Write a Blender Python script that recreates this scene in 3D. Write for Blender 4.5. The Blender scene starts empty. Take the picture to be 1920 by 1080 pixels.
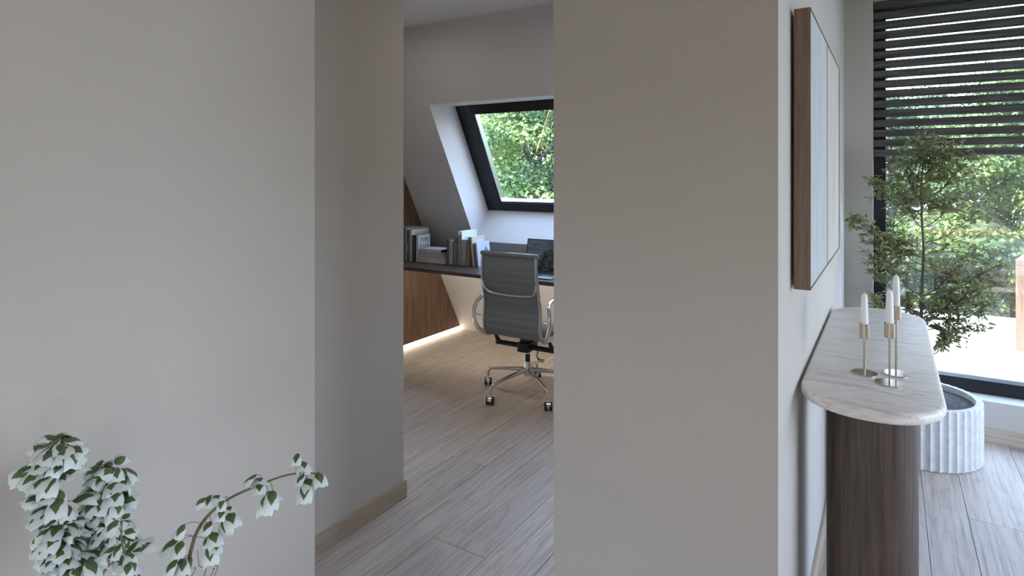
import bpy, bmesh, math, random
import numpy as np
from mathutils import Vector, Matrix
rnd = random.Random(7)
C = bpy.context.scene.collection
sc = bpy.context.scene
PI = math.pi

# ------------------------------------------------------------------ camera
CX, HY, FPX, CAMH = 960.0, 328.0, 1140.0, 1.45
YAW = math.atan(708 / 1140)
cd = bpy.data.cameras.new('camera'); cam = bpy.data.objects.new('camera', cd); C.objects.link(cam)
cam.location = (0, 0, CAMH); cam.rotation_euler = (PI / 2, 0, YAW)
cd.sensor_width = 36; cd.lens = 36 * FPX / 1920; cd.shift_y = -(540 - HY) / 1920
cd.clip_start = 0.05; cd.clip_end = 300
sc.camera = cam
FW = Vector((-math.sin(YAW), math.cos(YAW), 0)); RT = Vector((math.cos(YAW), math.sin(YAW), 0)); UP = Vector((0, 0, 1))
def at(u, v, t):            # point at view depth t (metres) along a sight line
    return Vector((0, 0, CAMH)) + t * (FW + RT * ((u - CX) / FPX) + UP * ((HY - v) / FPX))
def onp(u, v, ax, val):     # point where a sight line meets an axis plane
    r = FW + RT * ((u - CX) / FPX) + UP * ((HY - v) / FPX)
    c = Vector((0, 0, CAMH)); k = 'xyz'.index(ax)
    return c + r * ((val - c[k]) / r[k])

# ------------------------------------------------------------------ world, sun, exposure
world = bpy.data.worlds.new('world'); sc.world = world; world.use_nodes = True
wn = world.node_tree; wn.nodes.clear()
wo = wn.nodes.new('ShaderNodeOutputWorld'); wb = wn.nodes.new('ShaderNodeBackground')
tc = wn.nodes.new('ShaderNodeTexCoord'); sx = wn.nodes.new('ShaderNodeSeparateXYZ'); cr = wn.nodes.new('ShaderNodeValToRGB')
cr.color_ramp.elements[0].position = 0.0; cr.color_ramp.elements[0].color = (0.83, 0.905, 1, 1)
cr.color_ramp.elements[1].position = 0.45; cr.color_ramp.elements[1].color = (0.46, 0.65, 1, 1)
wn.links.new(tc.outputs['Generated'], sx.inputs[0]); wn.links.new(sx.outputs['Z'], cr.inputs[0])
wn.links.new(cr.outputs[0], wb.inputs[0]); wn.links.new(wb.outputs[0], wo.inputs[0])
wb.inputs[1].default_value = 8.8
sd = bpy.data.lights.new('sun', 'SUN'); sun = bpy.data.objects.new('sun', sd); C.objects.link(sun)
sd.energy = 19.0; sd.angle = math.radians(1.5); sd.color = (1, 0.93, 0.80)
sun.rotation_euler = Vector((-0.60, -0.45, 0.66)).to_track_quat('Z', 'Y').to_euler()
def portal(loc, size, rot):
    l = bpy.data.lights.new('window_daylight', 'AREA'); l.shape = 'RECTANGLE'; l.size, l.size_y = size
    l.cycles.is_portal = True
    o = bpy.data.objects.new('window_daylight', l); C.objects.link(o); o.location = loc; o.rotation_euler = rot
portal((1.46, 4.40, 1.33), (3.08, 2.2), (-PI / 2, 0, 0))
portal((3.25, 2.42, 1.37), (2.05, 2.95), (0, PI / 2, 0))
portal((-.75, -2.25, .78), (1.3, 1.45), (PI / 2, 0, 0))
portal((3.25, -1.35, .62), (1.15, 1.5), (0, PI / 2, 0))
portal((-1.76, 4.17, 1.58), (2.3, .9), (-PI / 2 + math.atan(.5528), 0, 0))
sc.view_settings.view_transform = 'Standard'; sc.view_settings.look = 'None'
sc.view_settings.gamma = 1; sc.view_settings.use_curve_mapping = False
sc.view_settings.exposure = 0.02
sc.cycles.use_denoising = True
sc.cycles.max_bounces = 10; sc.cycles.diffuse_bounces = 6; sc.cycles.transparent_max_bounces = 12
sc.cycles.sample_clamp_indirect = 6

# ------------------------------------------------------------------ materials
def mat(name, col=(.8, .8, .8), rough=.5, metal=0.0, **kw):
    m = bpy.data.materials.new(name); m.use_nodes = True
    b = m.node_tree.nodes['Principled BSDF']
    b.inputs['Base Color'].default_value = (*col, 1); b.inputs['Roughness'].default_value = rough
    b.inputs['Metallic'].default_value = metal
    for k, v in kw.items(): b.inputs[k.replace('_', ' ')].default_value = v
    return m
class N:
    def __init__(s, m): s.t = m.node_tree; s.b = s.t.nodes['Principled BSDF']
    def n(s, kind, **kw):
        x = s.t.nodes.new('ShaderNode' + kind)
        for k, v in kw.items():
            if k.startswith('i_'): x.inputs[k[2:].replace('_', ' ')].default_value = v
            else: setattr(x, k, v)
        return x
    def l(s, a, b): s.t.links.new(a, b)
    def coord(s, scale=(1, 1, 1), rand=False, kind='Object', rot=(0, 0, 0)):
        t = s.n('TexCoord'); mp = s.n('Mapping'); mp.inputs['Scale'].default_value = scale; mp.inputs['Rotation'].default_value = rot
        src = t.outputs[kind]
        if rand:
            oi = s.n('ObjectInfo'); mu = s.n('VectorMath', operation='MULTIPLY'); cb = s.n('CombineXYZ')
            for i in range(3): s.l(oi.outputs['Random'], cb.inputs[i])
            s.l(cb.outputs[0], mu.inputs[0]); mu.inputs[1].default_value = (37, 53, 11)
            ad = s.n('VectorMath', operation='ADD'); s.l(src, ad.inputs[0]); s.l(mu.outputs[0], ad.inputs[1]); src = ad.outputs[0]
        s.l(src, mp.inputs[0]); return mp.outputs[0]
    def noise(s, vec, scale=5, detail=4, rough=.5, dist=0):
        x = s.n('TexNoise', i_Scale=scale, i_Detail=detail, i_Roughness=rough, i_Distortion=dist); s.l(vec, x.inputs['Vector']); return x.outputs['Fac']
    def ramp(s, fac, stops):
        r = s.n('ValToRGB'); e = r.color_ramp.elements
        while len(e) < len(stops): e.new(.5)
        for k, (p, c) in enumerate(stops): e[k].position = p; e[k].color = (*c, 1)
        s.l(fac, r.inputs[0]); return r.outputs[0]
    def mix(s, fac, a, b, mode='MIX'):
        x = s.n('Mix', data_type='RGBA', blend_type=mode)
        if isinstance(fac, float): x.inputs[0].default_value = fac
        else: s.l(fac, x.inputs[0])
        for i, v in ((6, a), (7, b)):
            if isinstance(v, tuple): x.inputs[i].default_value = (*v, 1)
            else: s.l(v, x.inputs[i])
        return x.outputs[2]
    def math(s, op, a, b=None):
        x = s.n('Math', operation=op)
        for i, v in ((0, a), (1, b)):
            if v is None: continue
            if isinstance(v, (int, float)): x.inputs[i].default_value = v
            else: s.l(v, x.inputs[i])
        return x.outputs[0]
    def col(s, c): s.l(c, s.b.inputs['Base Color'])
    def bump(s, h, strength=.3, dist=.01):
        x = s.n('Bump'); x.inputs['Strength'].default_value = strength; x.inputs['Distance'].default_value = dist
        s.l(h, x.inputs['Height']); s.l(x.outputs[0], s.b.inputs['Normal'])

def wall_mat(name, col, var=.03):
    m = mat(name, col, .85); q = N(m); v = q.coord()
    n1 = q.noise(v, 1.3, 3); a = tuple(c * (1 - var) for c in col); b = tuple(min(1, c * (1 + var)) for c in col)
    q.col(q.ramp(n1, [(.3, a), (.7, b)])); q.bump(q.noise(v, 130, 3), .12, .002); return m
M_wall = wall_mat('wall_plaster', (.52, .492, .455))
M_wall_office = wall_mat('office_plaster', (.60, .60, .60))
M_ceil = wall_mat('ceiling_paint', (.58, .52, .45), .01)
M_ceil_office = wall_mat('office_ceiling_paint', (.80, .78, .77), .01)
M_white = wall_mat('white_reveal_paint', (.70, .695, .69), .01)

def wood(name, dark, mid, light, axis=1, scale=1.0, rough=.5, bump=.15, rand=True, knots=True, fine=1.0):
    m = mat(name, mid, rough); q = N(m)
    s = [9 * scale] * 3; s[axis] = .9 * scale
    v = q.coord(tuple(s), rand)
    big = q.noise(v, 1.0, 3, .5, .6)
    s2 = [90 * scale * fine] * 3; s2[axis] = 2.5 * scale
    v2 = q.coord(tuple(s2), rand); fib = q.noise(v2, 1.0, 3, .6)
    rings = q.math('FRACT', q.math('MULTIPLY', big, 9.0 if knots else 5.0))
    ringd = q.math('ABSOLUTE', q.math('SUBTRACT', rings, .5))
    c1 = q.ramp(ringd, [(0.0, dark), (.12, mid), (.5, light)])
    c2 = q.ramp(fib, [(.32, dark), (.5, mid), (.68, light)])
    c = q.mix(.66, c1, c2)
    oi = q.n('ObjectInfo'); br = q.ramp(oi.outputs['Random'], [(0, (.92, .92, .92)), (1, (1.06, 1.06, 1.06))])
    q.col(q.mix(1.0, c, br, 'MULTIPLY') if rand else c)
    q.bump(q.math('ADD', fib, q.math('MULTIPLY', ringd, .6)), bump, .002); return m
M_oak = wood('pale_oak', (.34, .275, .225), (.55, .475, .41), (.64, .565, .50), 1, 1.0, .48)
M_oak_base = wood('oak_baseboard', (.30, .24, .17), (.42, .34, .26), (.48, .40, .31), 1, 1.0, .55)
M_oak_basex = wood('oak_baseboard_x', (.34, .28, .21), (.48, .40, .32), (.55, .47, .38), 0, 1.0, .55)
M_walnut = wood('walnut_veneer', (.075, .043, .028), (.15, .088, .056), (.235, .145, .095), 2, 1.3, .45, .1, False, False, 1.0)
M_walnut_dark = wood('dark_walnut', (.030, .020, .016), (.062, .042, .032), (.115, .078, .056), 2, 1.5, .42, .1, False, False, .9)
M_desk = wood('smoked_desk_wood', (.035, .025, .021), (.07, .052, .045), (.11, .085, .072), 0, 1.2, .38, .1, False, False)
M_char = wood('charred_timber', (.024, .0225, .0225), (.060, .056, .057), (.15, .142, .14), 0, 1.5, .6, .35, True, False)
M_frame_wood = wood('brown_frame_wood', (.13, .08, .055), (.20, .13, .095), (.25, .17, .125), 2, 2, .55, .1, False, False)
M_teak = wood('pale_teak', (.13, .085, .06), (.19, .13, .09), (.24, .175, .13), 2, 1.2, .6, .1, False)
M_tablewood = wood('dining_oak', (.30, .19, .11), (.45, .31, .19), (.55, .39, .25), 0, 1.0, .45, .1, False)
M_black = mat('black_metal', (.012, .013, .015), .35, .3)
M_blackpl = mat('black_plastic', (.012, .012, .012), .4)
M_chrome = mat('polished_aluminium', (.80, .80, .82), .16, 1.0)
M_alu = mat('satin_aluminium', (.66, .67, .69), .28, 1.0)
M_brass = mat('champagne_brass', (.50, .42, .33), .26, 1.0)
M_disc = mat('polished_base_disc', (.62, .56, .47), .13, 1.0)
M_wax = mat('white_wax', (.84, .86, .86), .45, 0, Subsurface_Weight=.15)
M_steel = mat('galvanised_track', (.55, .62, .70), .4, .2)
M_led = mat('warm_led', (1, .95, .85), .5, 0, Emission_Strength=9.0); M_led.node_tree.nodes['Principled BSDF'].inputs['Emission Color'].default_value = (1, .86, .66, 1)
M_paper = mat('paper_pages', (.72, .70, .64), .9)
M_mulch = mat('grey_potting_mulch', (.09, .08, .075), .95); q = N(M_mulch); v = q.coord(); q.col(q.ramp(q.noise(v, 22, 6, .7), [(.3, (.045, .040, .038)), (.75, (.17, .155, .145))])); q.bump(q.noise(v, 30, 5), .8, .01)
M_pot = mat('white_cast_stone', (.72, .73, .74), .8); q = N(M_pot); v = q.coord(); q.col(q.ramp(q.noise(v, 25, 5, .7), [(.3, (.60, .61, .62)), (.7, (.78, .785, .79))])); q.bump(q.noise(v, 60, 4), .35, .004)
M_pot2 = mat('grey_stone_pot', (.35, .35, .34), .85); q = N(M_pot2); v = q.coord(); q.bump(q.noise(v, 60, 4), .3, .004)
# travertine top: streaks run across the console
M_stone = mat('veined_travertine', (.6, .58, .56), .38); q = N(M_stone)
v = q.coord((2.2, 13, 13), rot=(0, 0, .06)); n1 = q.noise(v, 1.6, 7, .62, 1.1); v = q.coord((9, 60, 60), rot=(0, 0, -.08)); n2 = q.noise(v, 1.2, 6, .65, 1.2)
c1 = q.ramp(n1, [(.30, (.40, .335, .295)), (.43, (.74, .68, .635)), (.55, (.86, .815, .775)), (.72, (.66, .61, .565))])
c2 = q.ramp(n2, [(.36, (.48, .42, .38)), (.52, (.83, .785, .745)), (.68, (.9, .875, .85))]); q.col(q.mix(.42, c1, c2)); q.bump(n2, .08, .003)
M_fabric = mat('charcoal_mesh_fabric', (.20, .215, .225), .85); q = N(M_fabric); v = q.coord(); q.bump(q.noise(v, 500, 2), .3, .001)
M_uph = mat('pale_upholstery', (.80, .79, .77), .9)
M_tile = mat('terrace_tile', (.80, .80, .79), .6); q = N(M_tile); v = q.coord((1, 1, 1), True); q.col(q.ramp(q.noise(v, 5, 5), [(.3, (.76, .76, .75)), (.7, (.84, .84, .83))]))
M_grout = mat('grey_grout', (.5, .5, .5), .9)
M_lawn = mat('grass_ground', (.06, .08, .04), .95); q = N(M_lawn); v = q.coord(); q.col(q.ramp(q.noise(v, 2, 6), [(.3, (.035, .05, .028)), (.7, (.085, .105, .06))]))
M_bark = mat('grey_bark', (.10, .09, .08), .9); q = N(M_bark); v = q.coord((1, 1, .2)); q.bump(q.noise(v, 60, 5), .6, .01)
M_stem = mat('olive_stem', (.17, .16, .09), .7)
M_trunk = mat('slim_brown_trunk', (.13, .105, .085), .8)
# window glass: clear with a coated reflection
def glass(name, f0, ior=1.5):
    m = bpy.data.materials.new(name); m.use_nodes = True; t = m.node_tree; t.nodes.clear()
    o = t.nodes.new('ShaderNodeOutputMaterial'); mx = t.nodes.new('ShaderNodeMixShader')
    tr = t.nodes.new('ShaderNodeBsdfTransparent'); gl = t.nodes.new('ShaderNodeBsdfGlossy'); fr = t.nodes.new('ShaderNodeFresnel')
    tr.inputs[0].default_value = (.98, .98, .98, 1); gl.inputs['Roughness'].default_value = 0.0; fr.inputs[0].default_value = ior
    mr = t.nodes.new('ShaderNodeMapRange'); mr.inputs['From Min'].default_value = .0; mr.inputs['From Max'].default_value = 1; mr.inputs['To Min'].default_value = f0; mr.inputs['To Max'].default_value = 1
    t.links.new(fr.outputs[0], mr.inputs[0]); ge = t.nodes.new('ShaderNodeNewGeometry'); mm_ = t.nodes.new('ShaderNodeMath'); mm_.operation = 'SUBTRACT'; mm_.inputs[0].default_value = 1; m2_ = t.nodes.new('ShaderNodeMath'); m2_.operation = 'MULTIPLY'
    t.links.new(ge.outputs['Backfacing'], mm_.inputs[1]); t.links.new(mm_.outputs[0], m2_.inputs[0]); t.links.new(mr.outputs[0], m2_.inputs[1]); t.links.new(m2_.outputs[0], mx.inputs[0])
    t.links.new(tr.outputs[0], mx.inputs[1]); t.links.new(gl.outputs[0], mx.inputs[2]); t.links.new(mx.outputs[0], o.inputs[0]); return m
M_glass = glass('coated_window_glass', .27)
M_glass2 = glass('clear_railing_glass', .02)
def leafy(name, stops, rough=.5, trans=.3):
    m = mat(name, stops[0][1], rough); q = N(m)
    a = q.n('Attribute', attribute_name='tint'); c = q.ramp(a.outputs['Fac'], stops); q.col(c)
    tr = q.n('BsdfTranslucent'); q.l(c, tr.inputs[0]); mx = q.n('MixShader'); mx.inputs[0].default_value = trans
    out = [x for x in q.t.nodes if x.type == 'OUTPUT_MATERIAL'][0]
    q.l(q.b.outputs[0], mx.inputs[1]); q.l(tr.outputs[0], mx.inputs[2]); q.l(mx.outputs[0], out.inputs[0]); return m
M_tree = leafy('garden_tree_leaves', [(0, (.030, .080, .040)), (.5, (.13, .23, .085)), (1, (.38, .49, .19))], .5, .4)
M_ficus = leafy('indoor_tree_leaves', [(0, (.13, .15, .06)), (.5, (.27, .285, .12)), (1, (.40, .41, .20))], .45, .3)
# variegated leaf: pale margin, green blade heart, by leaf UV
M_vari = mat('variegated_leaf', (.7, .75, .7), .5); q = N(M_vari)
tcn = q.n('TexCoord'); sp = q.n('SeparateXYZ'); q.l(tcn.outputs['UV'], sp.inputs[0])
ax_ = q.math('ABSOLUTE', q.math('SUBTRACT', sp.outputs[0], .5))
env = q.math('MULTIPLY', q.math('SINE', q.math('MULTIPLY', q.math('POWER', q.math('MINIMUM', q.math('DIVIDE', sp.outputs[1], .90), 1.0), .62), PI)), .31)
oi = q.n('ObjectInfo'); cb = q.n('CombineXYZ'); q.l(oi.outputs['Random'], cb.inputs[2]); ad = q.n('VectorMath', operation='ADD'); q.l(tcn.outputs['UV'], ad.inputs[0]); q.l(cb.outputs[0], ad.inputs[1])
nz = q.noise(ad.outputs[0], 16, 2)
edge = q.math('SUBTRACT', env, q.math('ADD', ax_, q.math('MULTIPLY', q.math('SUBTRACT', nz, .5), .07)))
msk = q.ramp(edge, [(0.0, (0, 0, 0)), (.02, (1, 1, 1))])
wv = q.n('TexWave', i_Scale=7.0, i_Distortion=1.5); wv.bands_direction = 'Y'; q.l(tcn.outputs['UV'], wv.inputs['Vector'])
grn = q.ramp(wv.outputs['Fac'], [(0, (.055, .095, .035)), (1, (.13, .19, .07))])
q.col(q.mix(msk, (.70, .76, .75), grn))

# ------------------------------------------------------------------ mesh helpers
def put(o, parent=None):
    C.objects.link(o)
    if parent: o.parent = parent
    return o
def from_bm(name, bm, m, parent=None, smooth=False, loc=None, angle=None):
    me = bpy.data.meshes.new(name); bm.normal_update(); bm.to_mesh(me); bm.free()
    for mm in (m if isinstance(m, (list, tuple)) else [m]): me.materials.append(mm)
    if smooth:
        for p in me.polygons: p.use_smooth = True
        if angle is not None: me.set_sharp_from_angle(angle=math.radians(angle))
    o = bpy.data.objects.new(name, me)
    if loc is not None: o.location = loc
    return put(o, parent)
def tag(o, label=None, cat=None, group=None, kind=None):
    if label: o['label'] = label
    if cat: o['category'] = cat
    if group: o['group'] = group
    if kind: o['kind'] = kind
    return o
def empty(name, loc=(0, 0, 0), rz=0):
    o = bpy.data.objects.new(name, None); o.location = loc; o.rotation_euler = (0, 0, rz); o.empty_display_size = .05; return put(o)
def add_box(bm, x0, x1, y0, y1, z0, z1, bev=0, mtx=None):
    r = bmesh.ops.create_cube(bm, size=1); vs = r['verts']
    T = Matrix.Translation(((x0 + x1) / 2, (y0 + y1) / 2, (z0 + z1) / 2)) @ Matrix.Diagonal((x1 - x0, y1 - y0, z1 - z0, 1))
    bmesh.ops.transform(bm, matrix=T, verts=vs)
    if bev:
        es = list({e for v in vs for e in v.link_edges})
        r2 = bmesh.ops.bevel(bm, geom=es, offset=bev, segments=2, affect='EDGES', profile=.5)
        vs = list({v for f in r2['faces'] for v in f.verts} | {v for v in vs if v.is_valid})
    if mtx is not None: bmesh.ops.transform(bm, matrix=mtx, verts=vs)
    return vs
def box(name, x0, x1, y0, y1, z0, z1, m, parent=None, bev=0, **k):
    bm = bmesh.new(); add_box(bm, x0, x1, y0, y1, z0, z1, bev); return from_bm(name, bm, m, parent, **k)
def add_prism(bm, poly, axis, a, b):      # poly in the two other axes
    def P(p, c):
        l = list(p); l.insert(axis, c); return l
    A = [bm.verts.new(P(p, a)) for p in poly]; B = [bm.verts.new(P(p, b)) for p in poly]
    bm.faces.new(A); bm.faces.new(B[::-1]); n = len(poly)
    for i in range(n): bm.faces.new((A[(i + 1) % n], A[i], B[i], B[(i + 1) % n]))
    bmesh.ops.recalc_face_normals(bm, faces=bm.faces)
def add_lathe(bm, prof, seg=24, loc=(0, 0, 0), caps=True):
    rings = []
    for r, z in prof:
        rings.append([bm.verts.new((loc[0] + r * math.cos(2 * PI * i / seg), loc[1] + r * math.sin(2 * PI * i / seg), loc[2] + z)) for i in range(seg)] if r > 1e-6 else [bm.verts.new((loc[0], loc[1], loc[2] + z))])
    for a, b in zip(rings, rings[1:]):
        for i in range(seg):
            j = (i + 1) % seg
            if len(a) == 1 and len(b) == 1: continue
            if len(a) == 1: bm.faces.new((a[0], b[j], b[i]))
            elif len(b) == 1: bm.faces.new((a[i], a[j], b[0]))
            else: bm.faces.new((a[i], a[j], b[j], b[i]))
    if caps and len(rings[0]) > 1: bm.faces.new(rings[0][::-1])
    if caps and len(rings[-1]) > 1: bm.faces.new(rings[-1])
    bmesh.ops.recalc_face_normals(bm, faces=bm.faces)
def spline(pts, n=6):
    pts = [Vector(p) for p in pts]; out = []
    for i in range(len(pts) - 1):
        p0 = pts[max(i - 1, 0)]; p1 = pts[i]; p2 = pts[i + 1]; p3 = pts[min(i + 2, len(pts) - 1)]
        for k in range(n):
            t = k / n
            out.append(.5 * ((2 * p1) + (p2 - p0) * t + (2 * p0 - 5 * p1 + 4 * p2 - p3) * t * t + (3 * p1 - p0 - 3 * p2 + p3) * t ** 3))
    out.append(pts[-1]); return out
def add_tube(bm, pts, rad, seg=8, up=None, flat=1.0, closed=False):
    """rad: radius or list; up given -> frame kept to that side vector, flat scales across it"""
    pts = [Vector(p) for p in pts]; n = len(pts); rings = []; prev = None
    for i, p in enumerate(pts):
        if closed: t = (pts[(i + 1) % n] - pts[i - 1])
        else: t = pts[min(i + 1, n - 1)] - pts[max(i - 1, 0)]
        t.normalize()
        if up is not None: s = Vector(up)
        elif prev is None: s = Vector((0, 0, 1)) if abs(t.z) < .9 else Vector((1, 0, 0))
        else: s = prev
        s = (s - t * s.dot(t)).normalized(); prev = s; w = t.cross(s)
        r = rad[i] if isinstance(rad, (list, tuple)) else rad
        rings.append([bm.verts.new(p + s * (r * math.cos(2 * PI * k / seg)) + w * (r * flat * math.sin(2 * PI * k / seg))) for k in range(seg)])
    m = n if closed else n - 1
    for i in range(m):
        a, b = rings[i], rings[(i + 1) % n]
        for k in range(seg): bm.faces.new((a[k], a[(k + 1) % seg], b[(k + 1) % seg], b[k]))
    if not closed: bm.faces.new(rings[0][::-1]); bm.faces.new(rings[-1])
def tube(name, pts, rad, m, parent=None, seg=8, **k):
    bm = bmesh.new(); add_tube(bm, pts, rad, seg, **k); bmesh.ops.recalc_face_normals(bm, faces=bm.faces)
    return from_bm(name, bm, m, parent, True, angle=50)
def struct(o): o['kind'] = 'structure'; return o
def text(body, size, m, parent, mtx, ext=.0004, cy='CENTER', cxx='CENTER'):
    f = bpy.data.curves.new('lettering', 'FONT'); f.body = body; f.size = size; f.extrude = ext; f.align_x = cxx; f.align_y = cy
    f.materials.append(m); tmp = bpy.data.objects.new('tmp', f); C.objects.link(tmp); bpy.context.view_layer.update()
    me = bpy.data.meshes.new_from_object(tmp.evaluated_get(bpy.context.evaluated_depsgraph_get())); bpy.data.objects.remove(tmp)
    o = bpy.data.objects.new('lettering', me); put(o, parent); o.matrix_local = mtx; return o

# ------------------------------------------------------------------ measures (metres)
XB, YA = -1.856, 1.567          # jamb face of the left wall block, its front
XCL, YC = -0.853, 1.610         # centre panel: left edge, front
XD, YW = -0.232, 4.168          # right wall face, window wall
ZC = 2.488; XP = -3.4317; S0, KS = 4.6155, 0.5528
YB = 2.064
# ------------------------------------------------------------------ floor with planks
fl = struct(box('floor', -4.2, 3.2, -2.4, 4.7, -.20, -.014, M_oak))
pm = {}
def plank_mesh(L, W):
    k = (round(L, 3), round(W, 3))
    if k not in pm:
        bm = bmesh.new(); add_box(bm, -W / 2, W / 2, -L / 2, L / 2, -.014, 0, .0014)
        me = bpy.data.meshes.new('plank'); bm.to_mesh(me); bm.free(); me.materials.append(M_oak); pm[k] = me
    return pm[k]
PATW = [.153, .255, .204]
edges = [.129]; k = 0
while edges[-1] < 2.0: edges.append(edges[-1] + PATW[k % 3]); k += 1
lo = [.129]; k = 2
while lo[-1] > XP - .05: lo.append(lo[-1] - PATW[k % 3]); k -= 1
edges = sorted(set(lo + edges))
for col_, (ea, eb) in enumerate(zip(edges, edges[1:])):
    x0, x1 = ea + .0008, eb - .0008
    y = -0.3 - [0, 1.25, .55, 1.6, .9][col_ % 5]
    while y < 4.66:
        L = 2.2
        y1 = min(y + L, 4.66 if x0 < -.4 else 4.165)
        if y1 - y > .08:
            o = bpy.data.objects.new('plank', plank_mesh(y1 - y - .0016, x1 - x0)); o.location = ((x0 + x1) / 2, (y + y1) / 2, 0); put(o, fl)
        y += L
# ------------------------------------------------------------------ walls
struct(box('wall_left', -1.9, -1.5, -2.2, 1.267, -.014, ZC, M_wall))
struct(box('wall_jamb', -4.2, XB, 1.267, YB, -.014, ZC, M_wall))
struct(box('wall_center', XCL, XD, YC, YC + .14, -.014, ZC, M_wall))
struct(box('wall_right', XD - .12, XD, YC + .14, 4.42, -.014, ZC, M_wall))
bm = bmesh.new()
add_box(bm, XD, -.083, YW, 4.42, -.014, ZC); add_box(bm, -.083, 3.2, YW, 4.42, -.014, .221); add_box(bm, -.083, 3.2, YW, 4.42, 2.478, ZC); add_box(bm, 3.0, 3.2, YW, 4.42, .221, 2.478)
struct(from_bm('wall_far', bm, M_wall))
struct(box('trim_1', -.083, 3.0, YW - .002, 4.30, .219, .2235, M_white))
bm = bmesh.new()
add_box(bm, XD - .06, 3.4, 1.0, 4.55, ZC, ZC + .2); add_box(bm, -4.2, XD - .06, 1.0, 1.68, ZC, ZC + .2); add_box(bm, -4.2, 3.4, -4.8, 1.0, ZC, ZC + .2)  # last box runs past the rear wall: unseen overhang added to block sun
struct(from_bm('ceiling', bm, M_ceil))
struct(box('ceiling_office', -4.2, XD - .06, 1.68, 3.50, ZC, ZC + .2, M_ceil_office))
# the mansard wall of the office: inner plane Y = S0 - KS z, with the roof-window opening
def Yin(z): return S0 - KS * z
def Yout(z): return S0 + .345 - KS * z
OX0, OX1 = -2.92, -.60; Z0i, Z1i, Z0o, Z1o = .902, 1.974, 1.154, 1.997  # right end, out of view, widened to let in more light
bm = bmesh.new()
full = [(Yin(-.014), -.014), (Yin(2.6), 2.6), (Yout(2.6), 2.6), (Yout(-.014), -.014)]
for a, b in ((-3.6, OX0), (OX1, XD - .12)): add_prism(bm, full, 0, a, b)
add_prism(bm, [(Yin(-.014), -.014), (Yin(Z0i), Z0i), (Yout(Z0o), Z0o), (Yout(-.014), -.014)], 0, OX0, OX1)
add_prism(bm, [(Yin(Z1i), Z1i), (Yin(2.6), 2.6), (Yout(2.6), 2.6), (Yout(Z1o), Z1o)], 0, OX0, OX1)
struct(from_bm('wall_slanted', bm, M_wall_office))
# thin white lining boards in the reveal
bm = bmesh.new(); e = .003
add_prism(bm, [(Yin(Z0i) , Z0i), (Yin(Z1i), Z1i), (Yout(Z1o), Z1o), (Yout(Z0o), Z0o)], 0, OX0, OX0 + e)
add_prism(bm, [(Yin(Z0i), Z0i), (Yin(Z1i), Z1i), (Yout(Z1o), Z1o), (Yout(Z0o), Z0o)], 0, OX1 - e, OX1)
add_prism(bm, [(Yin(Z1i), Z1i), (Yout(Z1o), Z1o), (Yout(Z1o), Z1o - e), (Yin(Z1i), Z1i - e)], 0, OX0, OX1)
add_prism(bm, [(Yin(Z0i), Z0i), (Yout(Z0o), Z0o), (Yout(Z0o), Z0o + e), (Yin(Z0i), Z0i + e)], 0, OX0, OX1)
struct(from_bm('trim_2', bm, M_white))
# walls out of view that close the rooms
bm = bmesh.new()
for y0, y1, z0, z1 in ((-2.4, -2.1, -.2, ZC), (-2.1, -.6, -.2, .05), (-2.1, -.6, 1.2, ZC), (-.6, .95, -.2, ZC), (.95, 3.9, -.2, .35), (.95, 3.9, 2.4, ZC), (3.9, 4.55, -.2, ZC)): add_box(bm, 3.2, 3.4, y0, y1, z0, z1)
struct(from_bm('wall_east', bm, M_wall))
struct(box('wall_office_side', -3.75, -3.6, 2.06, 5.0, -.2, 2.6, M_wall))
bm = bmesh.new()
for x0, x1, z0, z1 in ((-1.9, -1.4, -.2, ZC), (-.1, 3.4, -.2, ZC), (-1.4, -.1, -.2, .05), (-1.4, -.1, 1.5, ZC)): add_box(bm, x0, x1, -2.4, -2.2, z0, z1)
struct(from_bm('wall_rear', bm, M_wall))
# walnut cladding of the office end wall, and its floor light
bm = bmesh.new(); add_prism(bm, [(YB + .003, .032), (YB + .003, 2.486), (Yin(2.486), 2.486), (Yin(.032), .032)], 0, XP - .03, XP)
o = from_bm('walnut_wall_panel', bm, M_walnut); tag(o, 'walnut veneered panel cladding the end wall beside the desk', 'wall panel')
o = box('light_strip', XP - .028, XP - .004, YB + .01, Yin(0) - .004, 0.001, .031, M_led)
tag(o, 'glowing warm light strip along the floor under the walnut panel', 'light')
# baseboards
struct(box('baseboard_left', XB, XB + .0115, 1.267, YB + .0115, 0, .077, M_oak_base, bev=.001))
struct(box('baseboard_right', XD, XD + .0115, YC, YW, 0, .077, M_oak_base, bev=.001))
struct(box('baseboard_far', XD + .012, 3.2, YW - .0115, YW, 0, .077, M_oak_basex, bev=.001))
# ------------------------------------------------------------------ window_1: the large one
w1 = struct(empty('window_1', (1.46, 4.30, .223)))
def child_box(name, x0, x1, y0, y1, z0, z1, m, par, bev=.002):
    o = box(name, x0 - par.location.x, x1 - par.location.x, y0 - par.location.y, y1 - par.location.y, z0 - par.location.z, z1 - par.location.z, m, par, bev); return o
child_box('frame_stile', -.083, -.019, 4.285, 4.36, .223, 2.478, M_black, w1)
child_box('frame_stile', 2.936, 3.0, 4.285, 4.36, .223, 2.478, M_black, w1)
child_box('frame_bottom_rail', -.019, 2.936, 4.285, 4.36, .223, .298, M_black, w1)
child_box('frame_top_rail', -.019, 2.936, 4.285, 4.36, 2.41, 2.478, M_black, w1)
child_box('outer_track', -.019, 2.936, 4.362, 4.42, .221, .300, M_steel, w1)
child_box('pane', -.019, 2.936, 4.32, 4.324, .298, 2.41, M_glass, w1, 0)
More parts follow.
